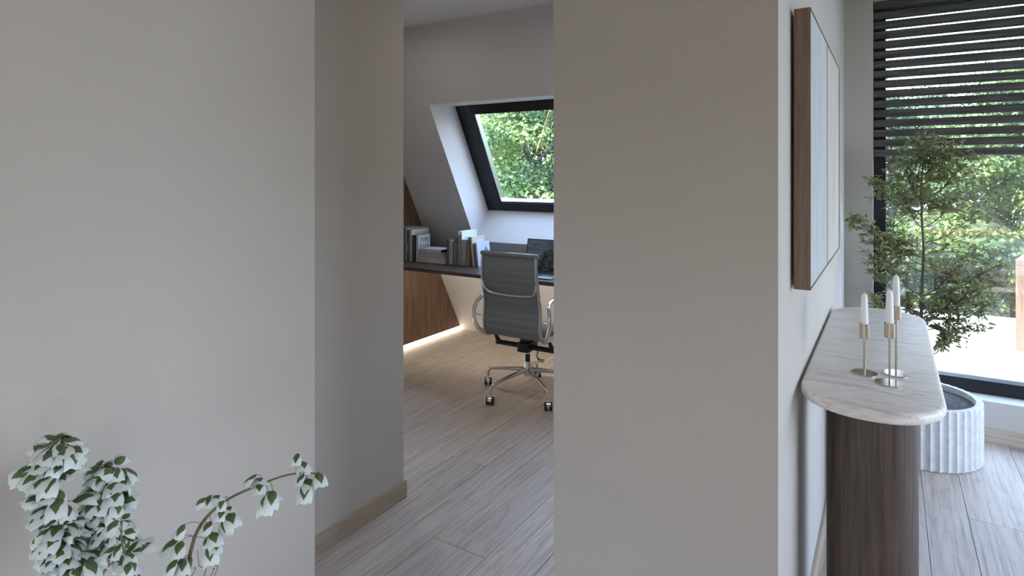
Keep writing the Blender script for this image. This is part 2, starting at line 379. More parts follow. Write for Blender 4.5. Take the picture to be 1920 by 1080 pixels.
# slatted screen
bl = empty('slatted_blind', (1.46, 4.235, 2.478)); tag(bl, 'charred timber slat screen across the top of the big window', 'blind')
sm = None
bm = bmesh.new(); add_box(bm, -1.541, 1.538, -.028, .028, -.0203, .0203, .0025); sm = bpy.data.meshes.new('slat'); bm.to_mesh(sm); bm.free(); sm.materials.append(M_char)
zb = 1.580
for k in range(16):
    z = zb + .0583 * k
    o = bpy.data.objects.new('slat', sm); o.location = (0, 0, z - 2.478); put(o, bl)
for xx in (.95, 2.35):
    child_box('cord', xx, xx + .004, 4.233, 4.237, zb, 2.478, M_blackpl, bl, 0)
# ------------------------------------------------------------------ window_2: roof window, frame lies in the outer plane
w2 = struct(empty('window_2', (0, 0, 0)))
th = math.atan2(KS, 1)       # lean from the vertical
# local frame: u along X, s up the slope, n outward
sdir = Vector((0, -KS, 1)).normalized(); ndir = Vector((0, 1, KS)).normalized(); org = Vector((0, Yout(0), 0))
MW = Matrix(((1, 0, 0, 0), (0, ndir.y, sdir.y, org.y), (0, ndir.z, sdir.z, org.z), (0, 0, 0, 1)))
kz = math.sqrt(1 + KS * KS); s0, s1 = Z0o * kz, Z1o * kz
def wbox(name, x0, x1, n0, n1, a, b, m, bev=.002):
    bm = bmesh.new(); add_box(bm, x0, x1, n0, n1, a, b, bev); bmesh.ops.transform(bm, matrix=MW, verts=bm.verts); return from_bm(name, bm, m, w2)
FWD = .078
wbox('frame_stile', OX0, OX0 + .145, -.012, .06, s0, s1, M_black)
wbox('frame_stile', OX1 - .145, OX1, -.012, .06, s0, s1, M_black)
wbox('frame_rail', OX0 + .145, OX1 - .145, -.012, .06, s1 - .08, s1, M_black)
wbox('frame_rail', OX0 + .145, OX1 - .145, -.012, .06, s0, s0 + .075, M_black)
wbox('glazing_bead', OX0 + .145, OX0 + .16, .0, .05, s0 + .075, s1 - .08, M_alu)
wbox('glazing_bead', OX0 + .16, OX1 - .16, .0, .05, s0 + .075, s0 + .088, M_alu)
wbox('pane', OX0 + .16, OX1 - .16, .03, .034, s0 + .088, s1 - .08, M_glass2, 0)
# unseen side and rear windows, placed and sized to shape the room's light
w3 = struct(empty('window_3', (3.3, 2.77, .35)))
for yy in (.95, 2.4, 3.84): child_box('frame_stile', 3.27, 3.33, yy, yy + .06, .35, 2.4, M_black, w3)
child_box('frame_rail', 3.27, 3.33, .95, 3.9, .35, .41, M_black, w3); child_box('frame_rail', 3.27, 3.33, .95, 3.9, 2.34, 2.4, M_black, w3)
w4 = struct(empty('window_4', (3.3, -1.5, .05)))
for yy in (-2.1, -.66): child_box('frame_stile', 3.27, 3.33, yy, yy + .06, .05, 1.2, M_black, w4)
child_box('frame_rail', 3.27, 3.33, -2.1, -.6, .05, .10, M_black, w4); child_box('frame_rail', 3.27, 3.33, -2.1, -.6, 1.15, 1.2, M_black, w4)
w5 = struct(empty('window_5', (-.75, -2.3, .05)))
for xx in (-1.4, -.16): child_box('frame_stile', xx, xx + .06, -2.33, -2.27, .05, 1.5, M_black, w5)
child_box('frame_rail', -1.4, -.1, -2.33, -2.27, .05, .11, M_black, w5); child_box('frame_rail', -1.4, -.1, -2.33, -2.27, 1.44, 1.5, M_black, w5)
# ------------------------------------------------------------------ console table
ct = empty('console_table', (-.05, 2.55, 0)); tag(ct, 'slim console with a rounded pale stone top on dark walnut pedestals', 'console table')
ZT = .838
def rrect(x0, x1, y0, y1, r, n=12):
    P = []
    for cx, cy, a in ((x1 - r, y0 + r, -90), (x1 - r, y1 - r, 0), (x0 + r, y1 - r, 90), (x0 + r, y0 + r, 180)):
        for k in range(n + 1):
            t = math.radians(a + 90 * k / n); P.append((cx + r * math.cos(t), cy + r * math.sin(t)))
    return P
bm = bmesh.new(); rings = []
for k in range(9):                                # bull-nosed edge
    t = PI * k / 8; ins = .013 * (1 - math.sin(t)); z = ZT - .0165 + .0165 * math.cos(t)
    R_ = .172 - ins
    rings.append([bm.verts.new((p[0] + .05, p[1] - 2.55, z)) for p in rrect(XD + .006 + ins, .131 - ins, 1.834 + ins, 3.265 - ins, R_)])
for a, b in zip(rings, rings[1:]):
    n = len(a)
    for i in range(n): bm.faces.new((a[i], a[(i + 1) % n], b[(i + 1) % n], b[i]))
bm.faces.new(rings[0]); bm.faces.new(rings[-1][::-1]); bmesh.ops.recalc_face_normals(bm, faces=bm.faces)
from_bm('stone_top', bm, M_stone, ct, True, angle=35)
for y0, y1 in ((1.955, 2.235), (2.86, 3.14)):
    bm = bmesh.new(); P = rrect(-.1625, .0705, y0, y1, .1145, 14)
    A = [bm.verts.new((p[0] + .05, p[1] - 2.55, .0015)) for p in P]; B = [bm.verts.new((p[0] + .05, p[1] - 2.55, ZT - .033)) for p in P]; n = len(P)
    for i in range(n): bm.faces.new((A[i], A[(i + 1) % n], B[(i + 1) % n], B[i]))
    bm.faces.new(A[::-1]); bm.faces.new(B); bmesh.ops.recalc_face_normals(bm, faces=bm.faces)
    from_bm('pedestal', bm, M_walnut_dark, ct, True, angle=40)
# ------------------------------------------------------------------ candlesticks and candles
def candlestick(x, y, zc0, zc1, ztop, label, clabel, dr):
    h = empty('candlestick', (x, y, ZT)); tag(h, label, 'candlestick', 'brass candlesticks on the console')
    bm = bmesh.new(); add_lathe(bm, [(0, .0002), (dr, .0002), (dr, .0028), (dr - .0008, .0036), (0, .0036)], 48); from_bm('base_disc', bm, M_disc, h, True, angle=30)
    bm = bmesh.new(); add_lathe(bm, [(.0030, .003), (.0030, zc0 - ZT + .001)], 12); from_bm('stem', bm, M_brass, h, True, angle=30)
    a, b = zc0 - ZT, zc1 - ZT
    bm = bmesh.new(); add_lathe(bm, [(0, a), (.0138, a), (.0142, a + .0006), (.0142, b), (.0125, b), (.0125, b - .010), (0, b - .010)], 32)
    from_bm('candle_cup', bm, M_brass, h, True, angle=30)
    k = empty('candle', (x, y, zc1 - .0095)); tag(k, clabel, 'candle', 'white candles in the candlesticks')
    L = ztop - zc1 + .0095
    bm = bmesh.new(); add_lathe(bm, [(0, 0), (.0105, 0), (.0102, L * .4), (.0085, L - .014), (.0070, L - .006), (.0035, L - .001), (0, L)], 24); from_bm('wax_body', bm, M_wax, k, True, angle=50)
    bm = bmesh.new(); add_lathe(bm, [(.0007, L - .002), (.0006, L + .005)], 6); from_bm('wick', bm, M_paper, k)
candlestick(-.066, 2.166, .947, .991, 1.085, 'low brass candlestick with a dark round foot, nearest the wall on the console', 'white candle in the candlestick nearest the wall', .0365)
candlestick(.000, 2.099, .973, 1.015, 1.114, 'middle-height brass candlestick at the front of the trio, nearest the console end', 'white candle in the front candlestick of the trio', .038)
candlestick(.017, 2.211, 1.007, 1.048, 1.143, 'tallest brass candlestick, behind the front one on the console', 'white candle raised highest, in the tallest candlestick', .038)
# ------------------------------------------------------------------ diptych on the right wall
pt = empty('relief_painting', (XD, 2.39, 1.52)); tag(pt, 'tall white relief diptych in a thin brown wood frame on the right wall', 'painting')
px0, px1, py0, py1, pz0, pz1 = .008, .050, -.56, .56, -.384, .386
def fb(name, x0, x1, y0, y1, z0, z1, m): return box(name, x0, x1, y0, y1, z0, z1, m, pt)
fb('frame_side', px0, px1, py0, py0 + .004, pz0, pz1, M_frame_wood); fb('frame_side', px0, px1, py1 - .004, py1, pz0, pz1, M_frame_wood)
fb('frame_side', px0, px1, py0 + .004, py1 - .004, pz1 - .004, pz1, M_frame_wood); fb('frame_side', px0, px1, py0 + .004, py1 - .004, pz0, pz0 + .004, M_frame_wood)
fb('divider', px0, px1 - .001, -.025, -.019, pz0 + .004, pz1 - .004, M_frame_wood)
fb('hanging_batten', 0, px0, -.3, .3, .2, .24, M_frame_wood)
def relief(name, base, tint, seed):
    m = mat(name, base, .8); q = N(m)
    v = q.coord((1, 14, 1.6)); n1 = q.noise(v, 1.3, 5, .6, .8); v2 = q.coord((1, 60, 9)); n2 = q.noise(v2, 1.0, 4, .6, 1.2)
    v3 = q.coord((1, 7, 2.2)); n3 = q.noise(v3, 1.7 + seed, 3, .5, 1.6)
    rid = q.math('LESS_THAN', q.math('ABSOLUTE', q.math('SUBTRACT', n3, .5)), .008)
    c = q.ramp(n1, [(.3, tuple(c_ * .80 for c_ in tint)), (.7, base)]); q.col(q.mix(q.math('MULTIPLY', rid, .65), c, (.45, .40, .34)))  # relief shading strengthened in the colour: tone contrast and darker ridge lines
    q.bump(q.math('ADD', q.math('ADD', n2, q.math('MULTIPLY', n1, 1.5)), q.math('MULTIPLY', rid, 1.2)), .9, .007); return m
M_can1 = relief('cool_white_plaster', (.60, .63, .65), (.56, .60, .62), 0); M_can2 = relief('cream_plaster', (.66, .63, .575), (.62, .585, .53), .6)
fb('canvas', px0 + .004, px1 - .0025, py0 + .004, -.025, pz0 + .004, pz1 - .004, M_can1)
fb('canvas', px0 + .004, px1 - .0025, -.019, py1 - .004, pz0 + .004, pz1 - .004, M_can2)
# ------------------------------------------------------------------ fluted planter and its tree
PC = Vector((.13, 3.862, 0)); PR = .274
pl = empty('fluted_planter', (PC.x, PC.y, 0)); tag(pl, 'round white fluted stone planter by the big window', 'planter')
bm = bmesh.new(); NF = 44; per = 6; n = NF * per; HT = .302
def flute_ring(r, z, d):
    out = []
    for i in range(n):
        a = 2 * PI * i / n; ph = (i % per) / per; f = math.sin(PI * ph)          # concave flutes with sharp arrises
        rr = r - d * f; out.append(bm.verts.new((rr * math.cos(a), rr * math.sin(a), z)))
    return out
prof = [(PR - .030, .0015, 0), (PR - .004, .0015, .008), (PR, .006, .009), (PR, HT - .004, .009), (PR - .003, HT, .007), (PR - .012, HT + .0005, 0), (PR - .032, HT, 0), (PR - .034, HT - .004, 0), (PR - .034, HT - .060, 0)]
rings = [flute_ring(*p) for p in prof]
for a, b in zip(rings, rings[1:]):
    for i in range(n): bm.faces.new((a[i], a[(i + 1) % n], b[(i + 1) % n], b[i]))
bm.faces.new(rings[0][::-1]); bm.faces.new(rings[-1]); bmesh.ops.recalc_face_normals(bm, faces=bm.faces)
from_bm('fluted_shell', bm, M_pot, pl, True, angle=28)
bm = bmesh.new()
R0 = PR - .0345
rings = []
for k in range(7):
    r = R0 * k / 6
    rings.append([bm.verts.new((r * math.cos(2 * PI * i / 40), r * math.sin(2 * PI * i / 40), HT - .030 + rnd.uniform(-.003, .003) + .012 * (1 - k / 6))) for i in range(40)] if k else [bm.verts.new((0, 0, HT - .016))])
for a, b in zip(rings, rings[1:]):
    for i in range(40):
        if len(a) == 1: bm.faces.new((a[0], b[i], b[(i + 1) % 40]))
        else: bm.faces.new((a[i], b[i], b[(i + 1) % 40], a[(i + 1) % 40]))
from_bm('mulch', bm, M_mulch, pl, True)

def leaf_mesh(name, L, W, m, fold=.25, droop=.3):      # simple folded pointed leaf, 8 faces
    rows = [(0, .08), (.3, .9), (.6, .85), (.85, .4), (1, .0)]
    vs, fs = [], []
    for s_, w in rows:
        z = -droop * L * s_ * s_
        if w < .01: vs.append((0, s_ * L, z)); continue
        vs += [(-w * W / 2, s_ * L, z + fold * w * W / 2), (0, s_ * L, z), (w * W / 2, s_ * L, z + fold * w * W / 2)]
    for r in range(3):
        a = r * 3; fs += [(a, a + 1, a + 4, a + 3), (a + 1, a + 2, a + 5, a + 4)]
    fs += [(9, 10, 12), (10, 11, 12)]
    me = bpy.data.meshes.new(name); me.from_pydata(vs, [], fs); me.materials.append(m)
    at_ = me.attributes.new('tint', 'FLOAT', 'POINT'); me.update()
    return me
def set_tint(me, v): me.attributes['tint'].data.foreach_set('value', [v] * len(me.vertices))
def orient(d, roll=0.0):
    d = Vector(d).normalized(); up = Vector((0, 0, 1))
    x = d.cross(up)
    if x.length < 1e-3: x = Vector((1, 0, 0))
    x.normalize(); z = x.cross(d).normalized()
    return Matrix(((x.x, d.x, z.x, 0), (x.y, d.y, z.y, 0), (x.z, d.z, z.z, 0), (0, 0, 0, 1))) @ Matrix.Rotation(roll, 4, 'Y')

tr = empty('potted_tree', (PC.x, PC.y, HT - .03)); tag(tr, 'slender leafy indoor tree rising from the fluted planter at the window', 'tree')
TB = Vector((PC.x, PC.y, HT - .03))
def tw(u, v, y=PC.y): return onp(u, v, 'y', y)
trunk = [TB - TB, tw(1737, 690) - TB, tw(1728, 620) - TB, tw(1729, 540) - TB, tw(1732, 470) - TB, tw(1728, 400) - TB, tw(1728, 340) - TB, tw(1733, 290) - TB]
trk = spline(trunk, 5); bm = bmesh.new(); add_tube(bm, trk, [.0105 - .0075 * i / len(trk) for i in range(len(trk))], 8)
from_bm('trunk', bm, M_trunk, tr, True)
blobs = [  # u, v, ru, rv, y-offset, depth radius, leaves
    (1755, 290, 88, 34, .00, .16, 230), (1700, 325, 48, 40, .05, .14, 110), (1800, 315, 44, 40, -.05, .14, 100), (1748, 262, 60, 14, 0, .12, 60),
    (1648, 352, 36, 26, -.05, .10, 70), (1700, 375, 48, 30, .0, .12, 80), (1788, 372, 40, 26, .05, .12, 70), (1604, 412, 26, 18, -.10, .06, 60), (1640, 440, 36, 22, -.08, .08, 80),
    (1628, 478, 34, 26, -.10, .08, 60), (1680, 450, 42, 30, .0, .12, 80), (1676, 500, 40, 20, .04, .10, 60), (1640, 520, 24, 20, -.05, .08, 30), (1640, 562, 22, 24, 0, .08, 50),
    (1790, 500, 60, 34, .0, .15, 130), (1836, 540, 50, 40, -.05, .14, 140), (1785, 560, 55, 40, .05, .15, 200), (1868, 500, 34, 26, -.05, .10, 45), (1700, 560, 42, 26, .04, .12, 80),
    (1800, 610, 48, 26, 0, .12, 130), (1775, 640, 40, 16, -.05, .1, 60), (1735, 585, 36, 26, .0, .12, 70), (1856, 570, 26, 26, -.05, .08, 40), (1830, 400, 40, 30, .05, .1, 28)]
small = [leaf_mesh('leaf', .034, .015, M_ficus), leaf_mesh('leaf', .028, .013, M_ficus, .3, .5), leaf_mesh('leaf', .040, .015, M_ficus, .2, .2)]
large = [leaf_mesh('leaf', .13, .036, M_ficus, .3, .35), leaf_mesh('leaf', .10, .034, M_ficus, .25, .5)]
for k, me in enumerate(small + large): set_tint(me, (.35, .6, .8, .3, .5)[k])
leaves = []; twig_bm = bmesh.new(); r2 = random.Random(21)
for (u, v, ru, rv, dy, dr, cnt) in blobs:
    cnt = int(cnt * 2.3)
    c = tw(u, v, PC.y + dy) - TB; px = (1140 / 3.35); a = ru / px / 1.15; b = rv / px
    # branch leaves the trunk lower down and sweeps out
    hz = min(max(c.z - .10 - .35 * abs(c.x - trk[-1].x), .22), trk[-1].z)
    st = min(trk, key=lambda p: abs(p.z - hz))
    mid = (st + c) / 2 + Vector((0, 0, -.03))
    br = spline([st, mid, c], 5); add_tube(twig_bm, br, [.0032 - .0020 * i / len(br) for i in range(len(br))], 5)
    subs = []
    for k in range(max(4, cnt // 9)):
        while True:
            q_ = Vector((r2.uniform(-1, 1), r2.uniform(-1, 1), r2.uniform(-1, 1)))
            if q_.length < 1: break
        e_ = c + Vector((q_.x * a, q_.y * dr, q_.z * b)); src = r2.choice(br[4:])
        e_.y = min(e_.y, 4.05 - TB.y); e_.x = max(e_.x, -.185 - TB.x)
        m_ = (src + e_) / 2 + Vector((0, 0, .012)); tp = spline([src, m_, e_], 3); add_tube(twig_bm, tp, [.0014, .0012, .0011, .001, .0009, .0008, .0007], 4); subs.append(tp)
    for k in range(cnt):
        tp = r2.choice(subs); i = r2.randrange(2, len(tp)); p = tp[i]; d = (tp[i] - tp[i - 1]).normalized()
        dd = d * .6 + Vector((r2.uniform(-1, 1), r2.uniform(-1, 1), r2.uniform(-.8, .55)))
        if p.x + TB.x < -.18: dd.x = abs(dd.x)
        leaves.append((p + Vector((r2.uniform(-1, 1), r2.uniform(-1, 1), r2.uniform(-1, 1))) * .008, dd, r2.uniform(-1, 1), r2.choice(small), r2.uniform(.62, 1.1)))
bigs = [(1735, 385, 1668, 345), (1735, 388, 1662, 372), (1738, 390, 1808, 352), (1738, 392, 1800, 385), (1730, 395, 1690, 400), (1738, 340, 1800, 318), (1730, 340, 1700, 325), (1738, 345, 1742, 300),
        (1733, 385, 1738, 345), (1725, 470, 1652, 420), (1725, 478, 1660, 445), (1722, 480, 1672, 470), (1733, 480, 1792, 458), (1733, 470, 1768, 448), (1722, 495, 1640, 500), (1733, 600, 1790, 590), (1740, 612, 1800, 618), (1745, 600, 1790, 640), (1740, 590, 1800, 560), (1745, 560, 1800, 520), (1720, 590, 1690, 570), (1740, 520, 1790, 500)]
for (u0, v0, u1, v1) in bigs:
    for dy in (-.03, .04):
        a = tw(u0, v0, PC.y) - TB; b = tw(u1 + r2.uniform(-6, 6), v1 + r2.uniform(-6, 6), PC.y + dy * 1.6) - TB; d = b - a
        leaves.append((a, d, r2.uniform(-.5, .5), large[0] if r2.random() < .6 else large[1], d.length / .12))
from_bm('twigs', twig_bm, M_trunk, tr, True)
def size_of(l): return l[3].vertices[12].co.y * l[4]
leaves.sort(key=size_of, reverse=True)
for (p, d, ro, me, s_) in leaves[:300]:
    o = bpy.data.objects.new('leaf', me); put(o, tr); o.matrix_local = Matrix.Translation(p) @ orient(d, ro) @ Matrix.Scale(s_, 4)
def merge_leaves(name, lst, m, parent, tints):
    V, F, T = [], [], []
    for (p, d, ro, me, s_) in lst:
        M = Matrix.Translation(p) @ orient(d, ro) @ Matrix.Scale(s_, 4); b0 = len(V)
        V += [tuple(M @ v.co) for v in me.vertices]; F += [tuple(b0 + i for i in f.vertices) for f in me.polygons]; t = tints(); T += [t] * len(me.vertices)
    me = bpy.data.meshes.new(name); me.from_pydata(V, [], F); me.materials.append(m); a = me.attributes.new('tint', 'FLOAT', 'POINT'); a.data.foreach_set('value', T)
    o = bpy.data.objects.new(name, me); return put(o, parent)
o = merge_leaves('small_leaves', leaves[300:], M_ficus, tr, lambda: r2.uniform(.1, 1)); o['kind'] = 'stuff'
#==PART3==
# ------------------------------------------------------------------ desk
ZD = .752
dk = empty('desk', (-2.0, 3.85, ZD)); tag(dk, 'long dark wood desk shelf built in under the roof window', 'desk')
bm = bmesh.new(); add_prism(bm, [(3.492 - 3.85, -.026), (3.492 - 3.85, 0), (Yin(ZD) - 3.85 - .001, 0), (Yin(ZD - .026) - 3.85 - .001, -.026)], 0, XP + 2.0, 1.64)
from_bm('desk_top', bm, M_desk, dk)
for xx in (-2.9, -1.7, -.6):
    bm = bmesh.new(); add_prism(bm, [(3.75 - 3.85, -.0265), (Yin(.70) - 3.85, -.0265), (Yin(.45) - 3.85 - .001, -.30), (Yin(.45) - 3.86, -.30)], 0, xx + 2.0, xx + 2.012)
    if xx > -1.75: from_bm('bracket', bm, M_black, dk)
    else: bm.free()
def downlight(x, y, watts, col, label, group='unseen downlights added in the office', spread=PI):
    r = empty('fill_downlight', (x, y, ZC - .012)); tag(r, label, 'fill light', group)
    bm = bmesh.new(); add_lathe(bm, [(.055, 0), (.075, 0), (.078, .004), (.078, .0115), (.055, .0115), (.055, 0)], 32, caps=False); from_bm('trim_ring', bm, M_white, r, True, angle=40)
    l = bpy.data.lights.new('fill_downlight_lamp', 'AREA'); l.shape = 'DISK'; l.size = .10; l.energy = watts; l.color = col; l.spread = spread
    o = bpy.data.objects.new('fill_downlight_lamp', l); put(o, r); o.location = (0, 0, .006)
downlight(-1.2, 2.75, 4.6, (1, .93, .84), 'unseen recessed downlight added over the office floor by the doorway')  # two lamps out of view, added to brighten the office
downlight(-2.7, 2.6, 4, (1, .93, .84), 'unseen recessed downlight added over the office floor by the walnut panel')
ul = empty('desk_fill_light', (-2.1, 3.70, ZD - .0275)); tag(ul, 'slim warm fill light added out of sight under the desk top', 'light')  # added fill lamp, hidden by the desk, brightening the wall below
box('fill_housing', -1.2, 1.2, -.018, .018, -.012, 0, M_white, ul, .001)
l = bpy.data.lights.new('fill_bar', 'AREA'); l.shape = 'RECTANGLE'; l.size = 2.36; l.size_y = .03; l.energy = 13; l.color = (1, .88, .74)
o = bpy.data.objects.new('fill_bar', l); put(o, ul); o.location = (0, 0, -.0135); o.rotation_euler = (.95, 0, 0)
# ------------------------------------------------------------------ office chair
oc = empty('office_chair', (-2.045, 3.49, 0)); tag(oc, 'charcoal ribbed office chair with polished aluminium frame and castors at the desk', 'office chair')
prof = spline([(-.232, .938), (-.236, .86), (-.228, .78), (-.208, .69), (-.196, .62), (-.197, .55), (-.203, .49), (-.190, .435), (-.145, .405), (-.08, .402), (.02, .412), (.12, .425), (.2, .43), (.25, .42), (.27, .398)] and
              [Vector((0, y, z)) for y, z in ((-.232, .938), (-.236, .86), (-.228, .78), (-.208, .69), (-.196, .62), (-.197, .55), (-.203, .49), (-.190, .435), (-.145, .405), (-.08, .402), (.02, .412), (.12, .425), (.2, .43), (.25, .42), (.27, .398))], 12)
def hw(i):                                     # half width between the rails along the profile
    t = i / (len(prof) - 1); return .192 + .012 * min(1, t * 3)
bm = bmesh.new(); acc = 0; front, back = [], []
for i, p in enumerate(prof):
    if i: acc += (p - prof[i - 1]).length
    t = (prof[min(i + 1, len(prof) - 1)] - prof[max(i - 1, 0)]).normalized(); nrm = Vector((0, -t.z, t.y))
    bul = .0042 * abs(math.sin(PI * acc / .046)) ** .45
    w = hw(i) - .004
    front.append([bm.verts.new(Vector((s * w, 0, 0)) + p + nrm * (.002 + bul)) for s in (-1, -.96, 0, .96, 1)])
    back.append([bm.verts.new(Vector((s * w, 0, 0)) + p - nrm * (.002 + bul)) for s in (-1, -.96, 0, .96, 1)])
for S in (front, back):
    for a, b in zip(S, S[1:]):
        for k in range(4): bm.faces.new((a[k], a[k + 1], b[k + 1], b[k]))
for i in range(len(prof) - 1):
    for k in (0, 4): bm.faces.new((front[i][k], front[i + 1][k], back[i + 1][k], back[i][k]))
bmesh.ops.recalc_face_normals(bm, faces=bm.faces)
from_bm('ribbed_sling', bm, M_fabric, oc, True, angle=60)
for s in (-1, 1):
    pts = [p + Vector((s * (hw(i) + .006), -.004, 0)) for i, p in enumerate(prof)][::3]
    tube('side_rail', pts, [.0155] * len(pts), M_alu, oc, 10, up=(1, 0, 0) if False else None, flat=1.0) if False else tube('side_rail', pts, .009, M_alu, oc, 10, up=(1, 0, 0), flat=1.7)
# top roll
bm = bmesh.new(); add_tube(bm, [(-.213, -.236, .945), (-.210, -.236, .945), (.210, -.236, .945), (.213, -.236, .945)], [.009, .0125, .0125, .009], 16, up=(0, 0, 1)); from_bm('top_roll', bm, M_fabric, oc, True, angle=60)
bm = bmesh.new(); add_tube(bm, [(-.211, -.236, .957), (.211, -.236, .957)], .0028, 8, up=(0, 0, 1)); from_bm('top_bar', bm, M_alu, oc, True)
# antler spreaders
def yz(z):
    return min(prof[:60], key=lambda p: abs(p.z - z)).y - .012
sp = [(-.200, yz(.77), .77), (-.192, yz(.74), .735), (-.172, yz(.71), .705), (-.13, yz(.70) - .004, .692), (0, yz(.69) - .008, .686), (.13, yz(.70) - .004, .692), (.172, yz(.71), .705), (.192, yz(.74), .735), (.200, yz(.77), .77)]
sp = spline(sp, 4); tube('back_spreader', sp, [.0058 + .002 * abs(math.cos(PI * i / (len(sp) - 1))) for i in range(len(sp))], M_alu, oc, 10)
tube('seat_spreader', spline([(-.196, .0, .403), (-.10, -.01, .375), (0, -.01, .368), (.10, -.01, .375), (.196, .0, .403)], 5), .009, M_blackpl, oc, 8)
# loop arms
for s in (-1, 1):
    loop = [(.214, -.150, .400), (.246, -.195, .430), (.272, -.212, .480), (.282, -.216, .540), (.276, -.208, .598), (.258, -.180, .640), (.252, -.110, .655), (.258, .02, .655), (.264, .12, .640), (.266, .165, .590), (.262, .168, .530), (.248, .140, .470), (.222, .09, .430)]
    pts = spline([Vector((s * x_, y_, z_)) for x_, y_, z_ in loop], 5)
    a = tube('armrest', pts, [.0115] * len(pts), M_chrome, oc, 12, up=(1, 0, 0), flat=1.3)
    bm = bmesh.new(); add_tube(bm, [(s * .203, -.203, .535), (s * .276, -.212, .535)], .0035, 8); from_bm('arm_link', bm, M_alu, oc, True)
# mechanism
bm = bmesh.new(); add_box(bm, -.042, .042, -.07, .07, .284, .348, .008); add_box(bm, -.03, .03, -.05, .05, .34, .372, .004); from_bm('tilt_housing', bm, M_blackpl, oc, True, angle=35)
tube('cross_tube', [(-.225, -.03, .318), (.225, -.03, .318)], .0165, M_blackpl, oc, 12)
for s in (-1, 1): tube('seat_bracket', [(s * .205, -.03, .318), (s * .206, -.06, .36), (s * .204, -.09, .40)], [.018, .013, .009], M_blackpl, oc, 8)
tube('tilt_lever', [(.10, -.03, .315), (.12, -.09, .285), (.155, -.12, .272), (.19, -.12, .272)], [.004, .004, .011, .010], M_alu, oc, 10)
bm = bmesh.new(); add_lathe(bm, [(.018, .262), (.021, .264), (.021, .278), (.017, .284)], 24); from_bm('column_ring', bm, M_chrome, oc, True, angle=40)
bm = bmesh.new(); add_lathe(bm, [(.0165, .208), (.0165, .263)], 24); from_bm('gas_column', bm, M_blackpl, oc, True, angle=40)
bm = bmesh.new(); add_lathe(bm, [(.016, .118), (.026, .122), (.029, .145), (.024, .175), (.0195, .205), (.0185, .212), (.012, .212)], 28); from_bm('hub', bm, M_alu, oc, True, angle=40)
wheel = None
for k, deg in enumerate((-108, -36, 36, 108, 180)):
    A = math.radians(deg); d = Vector((math.cos(A), math.sin(A), 0)); Z = Vector((0, 0, 1))
    pts = spline([d * .012 + Z * .158, d * .10 + Z * .148, d * .20 + Z * .134, d * .280 + Z * .120, d * .306 + Z * .108, d * .314 + Z * .085, d * .315 + Z * .062], 4)
    n_ = len(pts); rad = [.0165 - .0075 * min(1, i / (n_ * .62)) + (.0015 if i > n_ * .6 else 0) for i in range(n_)]
    tube('leg', pts, rad, M_alu, oc, 10, flat=.8)
    cs = empty('castor'); cs.parent = oc; cs.location = d * .315; cs.rotation_euler = (0, 0, rnd.choice([.5, .7, .35, .2, .6]))
    bm = bmesh.new(); add_lathe(bm, [(.0055, .028), (.0055, .066)], 12)
    from_bm('castor_stem', bm, M_chrome, cs, True)
    bm = bmesh.new()
    # hood: arc cover over the wheels
    ring = []
    for i in range(9):
        a = PI * (.05 + .9 * i / 8)
        for r in (.0215, .0265):
            for xx in (-.0125, .0125): ring.append(bm.verts.new((xx, -.006 + r * math.cos(a), .0265 + r * math.sin(a))))
    for i in range(8):
        a = i * 4; b = a + 4
        for q_, w_ in ((0, 1), (1, 3), (3, 2), (2, 0)): bm.faces.new((ring[a + q_], ring[a + w_], ring[b + w_], ring[b + q_]))
    bm.faces.new([ring[i] for i in (0, 1, 3, 2)]); bm.faces.new([ring[-4], ring[-2], ring[-1], ring[-3]]); bmesh.ops.recalc_face_normals(bm, faces=bm.faces)
    from_bm('castor_hood', bm, M_chrome, cs, True, angle=50)
    for xx in (-.0155, .0155):
        bm = bmesh.new(); add_lathe(bm, [(.006, -.0085), (.022, -.0085), (.0248, -.006), (.0248, .006), (.022, .0085), (.006, .0085)], 24)
        bmesh.ops.transform(bm, matrix=Matrix.Translation((xx, -.006, .0265)) @ Matrix.Rotation(PI / 2, 4, 'Y'), verts=bm.verts); from_bm('wheel', bm, M_blackpl, cs, True, angle=40)
# ------------------------------------------------------------------ laptop
lp = empty('laptop', (-2.080, 3.675, ZD)); tag(lp, 'open silver laptop with a dark mountain picture on the desk', 'laptop')
box('keyboard_deck', -.174, .174, -.120, .125, .0015, .0135, M_alu, lp, .003)
bm = bmesh.new()
for r_ in range(5):
    for c_ in range(14):
        x0 = -.148 + c_ * .0213; y0 = -.005 + r_ * .0195; add_box(bm, x0, x0 + .0185, y0, y0 + .0165, .0135, .0150)
o = from_bm('keyboard', bm, M_blackpl, lp); o['kind'] = 'stuff'
box('trackpad', -.055, .055, -.105, -.022, .0133, .0140, M_chrome, lp, .0005)
M_lcd = mat('lit_screen_picture', (.02, .02, .02), .3); q = N(M_lcd); tcx = q.n('TexCoord'); q.b.inputs['Specular IOR Level'].default_value = .1; spx = q.n('SeparateXYZ'); q.l(tcx.outputs['Object'], spx.inputs[0])
v = q.coord((1, 1, 1)); nn = q.noise(v, 14, 6, .65, .8); rk = q.ramp(nn, [(.35, (.004, .006, .007)), (.55, (.03, .036, .034)), (.7, (.11, .12, .12))])
v2_ = q.coord((3, 1, 12)); n5 = q.noise(v2_, 3, 4); skyc = q.ramp(n5, [(.3, (.025, .036, .055)), (.7, (.06, .08, .105))])
hill = q.math('ADD', q.math('MULTIPLY', spx.outputs[0], .35), q.math('MULTIPLY', q.math('SUBTRACT', q.noise(q.coord((1, 0, 0)), 9, 4), .5), .07))
mk = q.ramp(q.math('SUBTRACT', q.math('ADD', hill, .155), spx.outputs[2]), [(0, (0, 0, 0)), (.008, (1, 1, 1))])
cc = q.mix(mk, skyc, rk); q.col((cc)); q.l(cc, q.b.inputs['Emission Color']); q.b.inputs['Emission Strength'].default_value = .8
